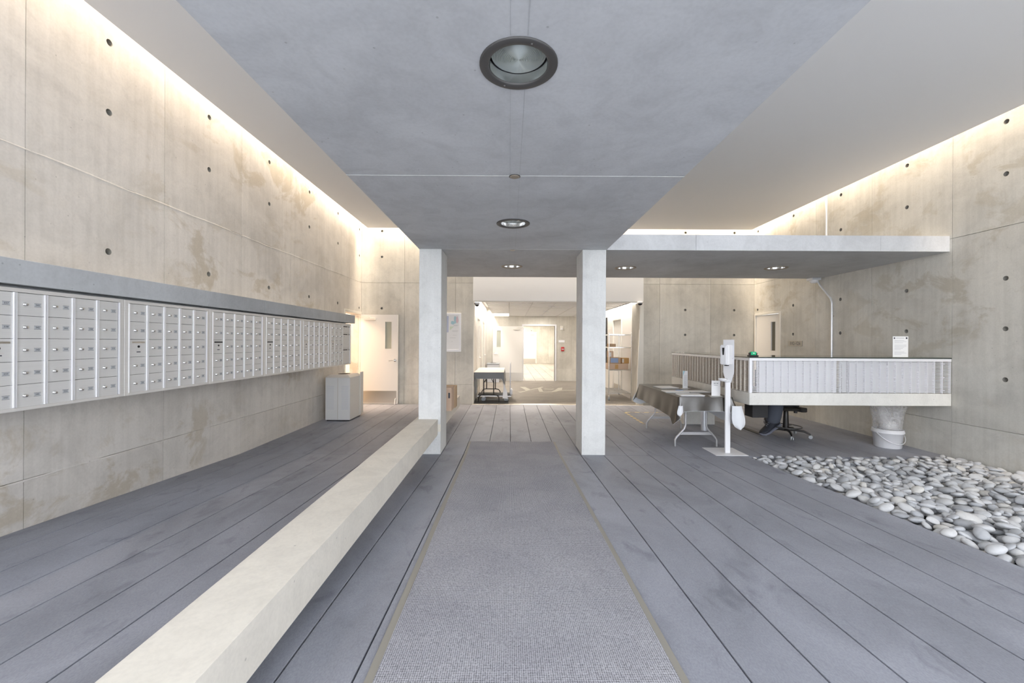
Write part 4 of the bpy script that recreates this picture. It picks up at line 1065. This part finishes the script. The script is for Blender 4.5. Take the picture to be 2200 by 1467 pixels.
for dx in (-.03, .03): MB().lathe([(.0005, -.008), (.008, 0), (.0005, .008)], (4.32-4.36+dx, 6.672-6.98, 1.148), n=8).build('eye', ['slot'], pr)
MB().box(-.06, -.02, -.318, -.305, 1.088, 1.094).build('mouth', ['red'], pr)
def shoe(x, y, z, rz, tilt, scale=1.0):
    """trainer, toe along local +x, ankle above the heel"""
    # cross-sections: x, half width, bottom z, top z
    sec = [(-.10, .022, .012, .06), (-.085, .036, .004, .085), (-.05, .042, 0, .098), (-.01, .042, 0, .098), (.035, .042, 0, .085), (.075, .047, 0, .066), (.115, .050, 0, .052), (.15, .044, .002, .044), (.178, .030, .008, .036), (.19, .012, .016, .028)]
    n = 16; vs = []; sv = []
    for (sx, w, b, tp) in sec:
        for j in range(n):
            a = 2*PI*j/n; cy, cz = math.cos(a), math.sin(a); mid = (b+tp)/2; hh = (tp-b)/2
            vs.append((sx, w*math.copysign(abs(cy)**.8, cy)*(1-.25*max(0, cz)), mid+hh*cz+.012))
            sv.append((sx*1.03, w*1.10*math.copysign(abs(cy)**.7, cy), b+.012+(.014*cz)-.002))
    F = [(i*n+j, i*n+(j+1) % n, (i+1)*n+(j+1) % n, (i+1)*n+j) for i in range(len(sec)-1) for j in range(n)]+[tuple(range(n))[::-1], tuple(range((len(sec)-1)*n, len(sec)*n))]
    mw = Matrix.Translation((x-4.36, y-6.98, z)) @ Matrix.Rotation(rz, 4, 'Z') @ Matrix.Rotation(tilt, 4, 'Y') @ Matrix.Scale(scale, 4)
    o = MB().add(vs, F, True).build('shoe', ['shoe'], pr); o.matrix_local = mw
    MB().add(sv, F, True).build('sole', ['sole'], o)
    for k in range(5):
        xx = .0+.018*k; zt = .110-.0085*k
        MB().tube([(xx, -.024, zt-.012), (xx+.010, 0, zt+.003), (xx, .024, zt-.012)], .0032, 6).build('lace', ['lace'], o)
    MB().box(-.012, .03, -.0455, -.043, .04, .07).build('side_mark', ['lace'], o)
shoe(4.25, 6.67, .115, R(200), R(21), 1.45)
shoe(4.35, 6.98, .13, R(250), R(10), 1.05)

# ------------------------------------------------------------------ wire shelving and parcels in the recess
SX0, SX1, SY0, SY1 = 2.55, 3.125, 10.62, 11.84
t = thing('wire_shelving', (SX0, SY0, 0), 'chrome wire shelving on white casters inside the entrance recess', 'shelving')
w_, l_ = SX1-SX0, SY1-SY0
for x in (0, w_):
    for y in (0, l_):
        MB().cyl((x, y, .13), (x, y, 1.74), .0125, 12).build('post', ['chrome'], t)
        c = MB().box(x-.02, x+.02, y-.025, y+.025, .075, .13).build('caster', ['steel'], t, .004)
        MB().cyl((x-.016, y+.0, .055), (x+.016, y, .055), .052, 20).build('wheel', ['rubber'], c)
for z in (.19, .79, 1.37, 1.70):
    s_ = MB().box(0, w_, -.004, .004, z-.02, z).box(0, w_, l_-.004, l_+.004, z-.02, z).box(-.004, .004, 0, l_, z-.02, z).box(w_-.004, w_+.004, 0, l_, z-.02, z).build('shelf', ['chrome'], t)
    mb = MB()
    for k in range(1, 48): mb.box(0, w_, l_*k/48-.004, l_*k/48+.004, z-.004, z-.001)
    for k in range(1, 4): mb.box(w_*k/4-.003, w_*k/4+.003, 0, l_, z-.008, z-.004)
    o = mb.build('wire_deck', ['chrome'], s_); o['kind'] = 'stuff'
def carton(name, x0, x1, y0, y1, z0, h, label, m='card', lab=None, tape='tape_brown', group=None):
    t = thing(name, ((x0+x1)/2, (y0+y1)/2, z0), label, 'box', group); a, b = (x1-x0)/2, (y1-y0)/2
    MB().box(-a, a, -b, b, .0005, h).build('carton', [m], t, .003)
    if tape: MB().box(-a-.0008, a+.0008, -.024, .024, h*.7, h+.0008).build('tape', [tape], t)
    if lab: MB().box(lab[0], lab[1], -b-.0012, -b, lab[2], lab[3]).build('label', [lab[4]], t)
    return t
G_ = 'parcels on the wire shelving'
carton('parcel', 2.57, 3.06, 10.66, 11.1, .791, .155, 'wide flat cardboard parcel at the bottom of the shelved pile', 'card_pale', (-.10, -.02, .02, .13, 'tape_brown'), None, G_)
carton('parcel', 2.58, 2.865, 10.68, 10.98, .947, .155, 'cardboard parcel with a pale blue label on the wide flat one', 'card', (-.12, .08, .02, .14, 'blue'), None, G_)
carton('parcel', 2.90, 3.085, 10.70, 10.95, .947, .145, 'small brown parcel at the right end of the wide flat one', 'tape_brown', (-.085, -.04, .02, .12, 'tag_pale'), None, G_)
carton('parcel', 2.57, 2.69, 10.72, 10.95, 1.103, .16, 'upright small parcel with a white label on top of the pile', 'card_pale', (-.055, .0, .02, .13, 'paper'), None, G_)
carton('parcel', 2.57, 2.73, 10.66, 10.95, 1.371, .085, 'flat taped parcel on the upper shelf', 'card', None, 'tape_brown', G_)
# cardboard boxes leaning on the bench behind the left pillar
carton('cardboard_box', -1.16, -.855, 6.12, 6.40, .467, .345, 'brown cardboard box standing on the bench behind the left pillar', 'card_pale', (.105, .130, .19, .27, 'ink'), None)
carton('cardboard_box', -1.14, -.835, 6.43, 6.62, .467, .335, 'second brown box with a taped edge behind the first on the bench', 'card', None, 'tape_brown')

# ------------------------------------------------------------------ clothed table, platform cart and black floor sheet at the left of the recess
t = thing('folding_table', (-.50, 10.93, 0), 'folding table with black legs under the cream cloth in the recess', 'table')
MB().box(-.355, .355, -.90, .90, .715, .748).build('tabletop', ['grey_panel'], t, .006)
for y in (-.68, .60):
    for x in (-.135, .11): MB().cyl((x, y, .17), (x, y, .715), .014, 10).build('leg', ['black_metal'], t)
    MB().tube([(-.27, y, .006), (-.262, y, .11), (-.225, y, .165), (-.16, y, .178), (.13, y, .178), (.20, y, .165), (.24, y, .11), (.25, y, .006)], .013, 10).build('foot_bar', ['black_metal'], t)
    MB().tube([(-.13, y, .48), (-.02, y+.12, .66)], .009, 6).tube([(.105, y, .48), (.0, y+.12, .66)], .009, 6).build('brace', ['black_metal'], t)
def drop2(i, f):
    if i == 0: return .155
    if i == 1: return .60-.42*f**.6
    if i == 2: return .15
    if i == 3: return .22+.55*f
    return {10: .20+.35*f, 11: .18, 12: .18, 13: .60-.4*f}[i]
c2 = draped('tablecloth', 'cream topped cloth with slate grey drop over the table in the recess', -.862, -.138, 10.01, 11.85, .752, drop2, lambda i, f: {1: .03, 10: .03}.get(i, .008), 'cream_cloth', 'grey_cloth', 'lining', seed=4)
mb = MB(); mb.add([(-.165, 9.985, .13), (-.04, 9.975, .12), (-.055, 9.98, .28), (-.135, 9.99, .50), (-.15, 9.99, .30)], [(0, 1, 2, 3, 4)])
o = mb.build('turned_corner', ['lining'], c2); o.matrix_parent_inverse = Matrix.Translation(c2.location).inverted()
t = thing('platform_cart', (-.38, 10.62, 0), 'platform cart with white wheels and upright handle pushed under the clothed table', 'cart')
MB().box(-.42, .42, -.27, .27, .128, .160).build('deck', ['black'], t, .008)
MB().box(-.43, .43, -.282, -.270, .122, .150).box(-.43, -.42, -.27, .27, .122, .150).box(.42, .43, -.27, .27, .122, .150).build('deck_edge', ['chrome'], t)
for x in (-.27, .30):
    for y in (-.20, .20):
        c = MB().box(x-.03, x+.03, y-.02, y+.02, .095, .128).build('caster', ['steel'], t)
        MB().cyl((x, y-.015, .056), (x, y+.015, .056), .055, 22).build('wheel', ['rubber'], c)
MB().tube([(.40, -.22, .16), (.40, -.22, .90), (.40, -.18, .95), (.40, .18, .95), (.40, .22, .90), (.40, .22, .16)], .014, 10).build('handle', ['white_metal'], t)
MB().box(.385, .46, -.26, .10, .16, .30).build('corner_bumper', ['white_plastic'], t, .02)
tag(MB().box(-.86, -.02, 9.995, 10.78, .0065, .012).build('dark_floor_sheet', ['black'], None, .002), 'thin black sheet on the floor under the cart in the recess', 'mat')  # thin black sheet lying below the cart and table
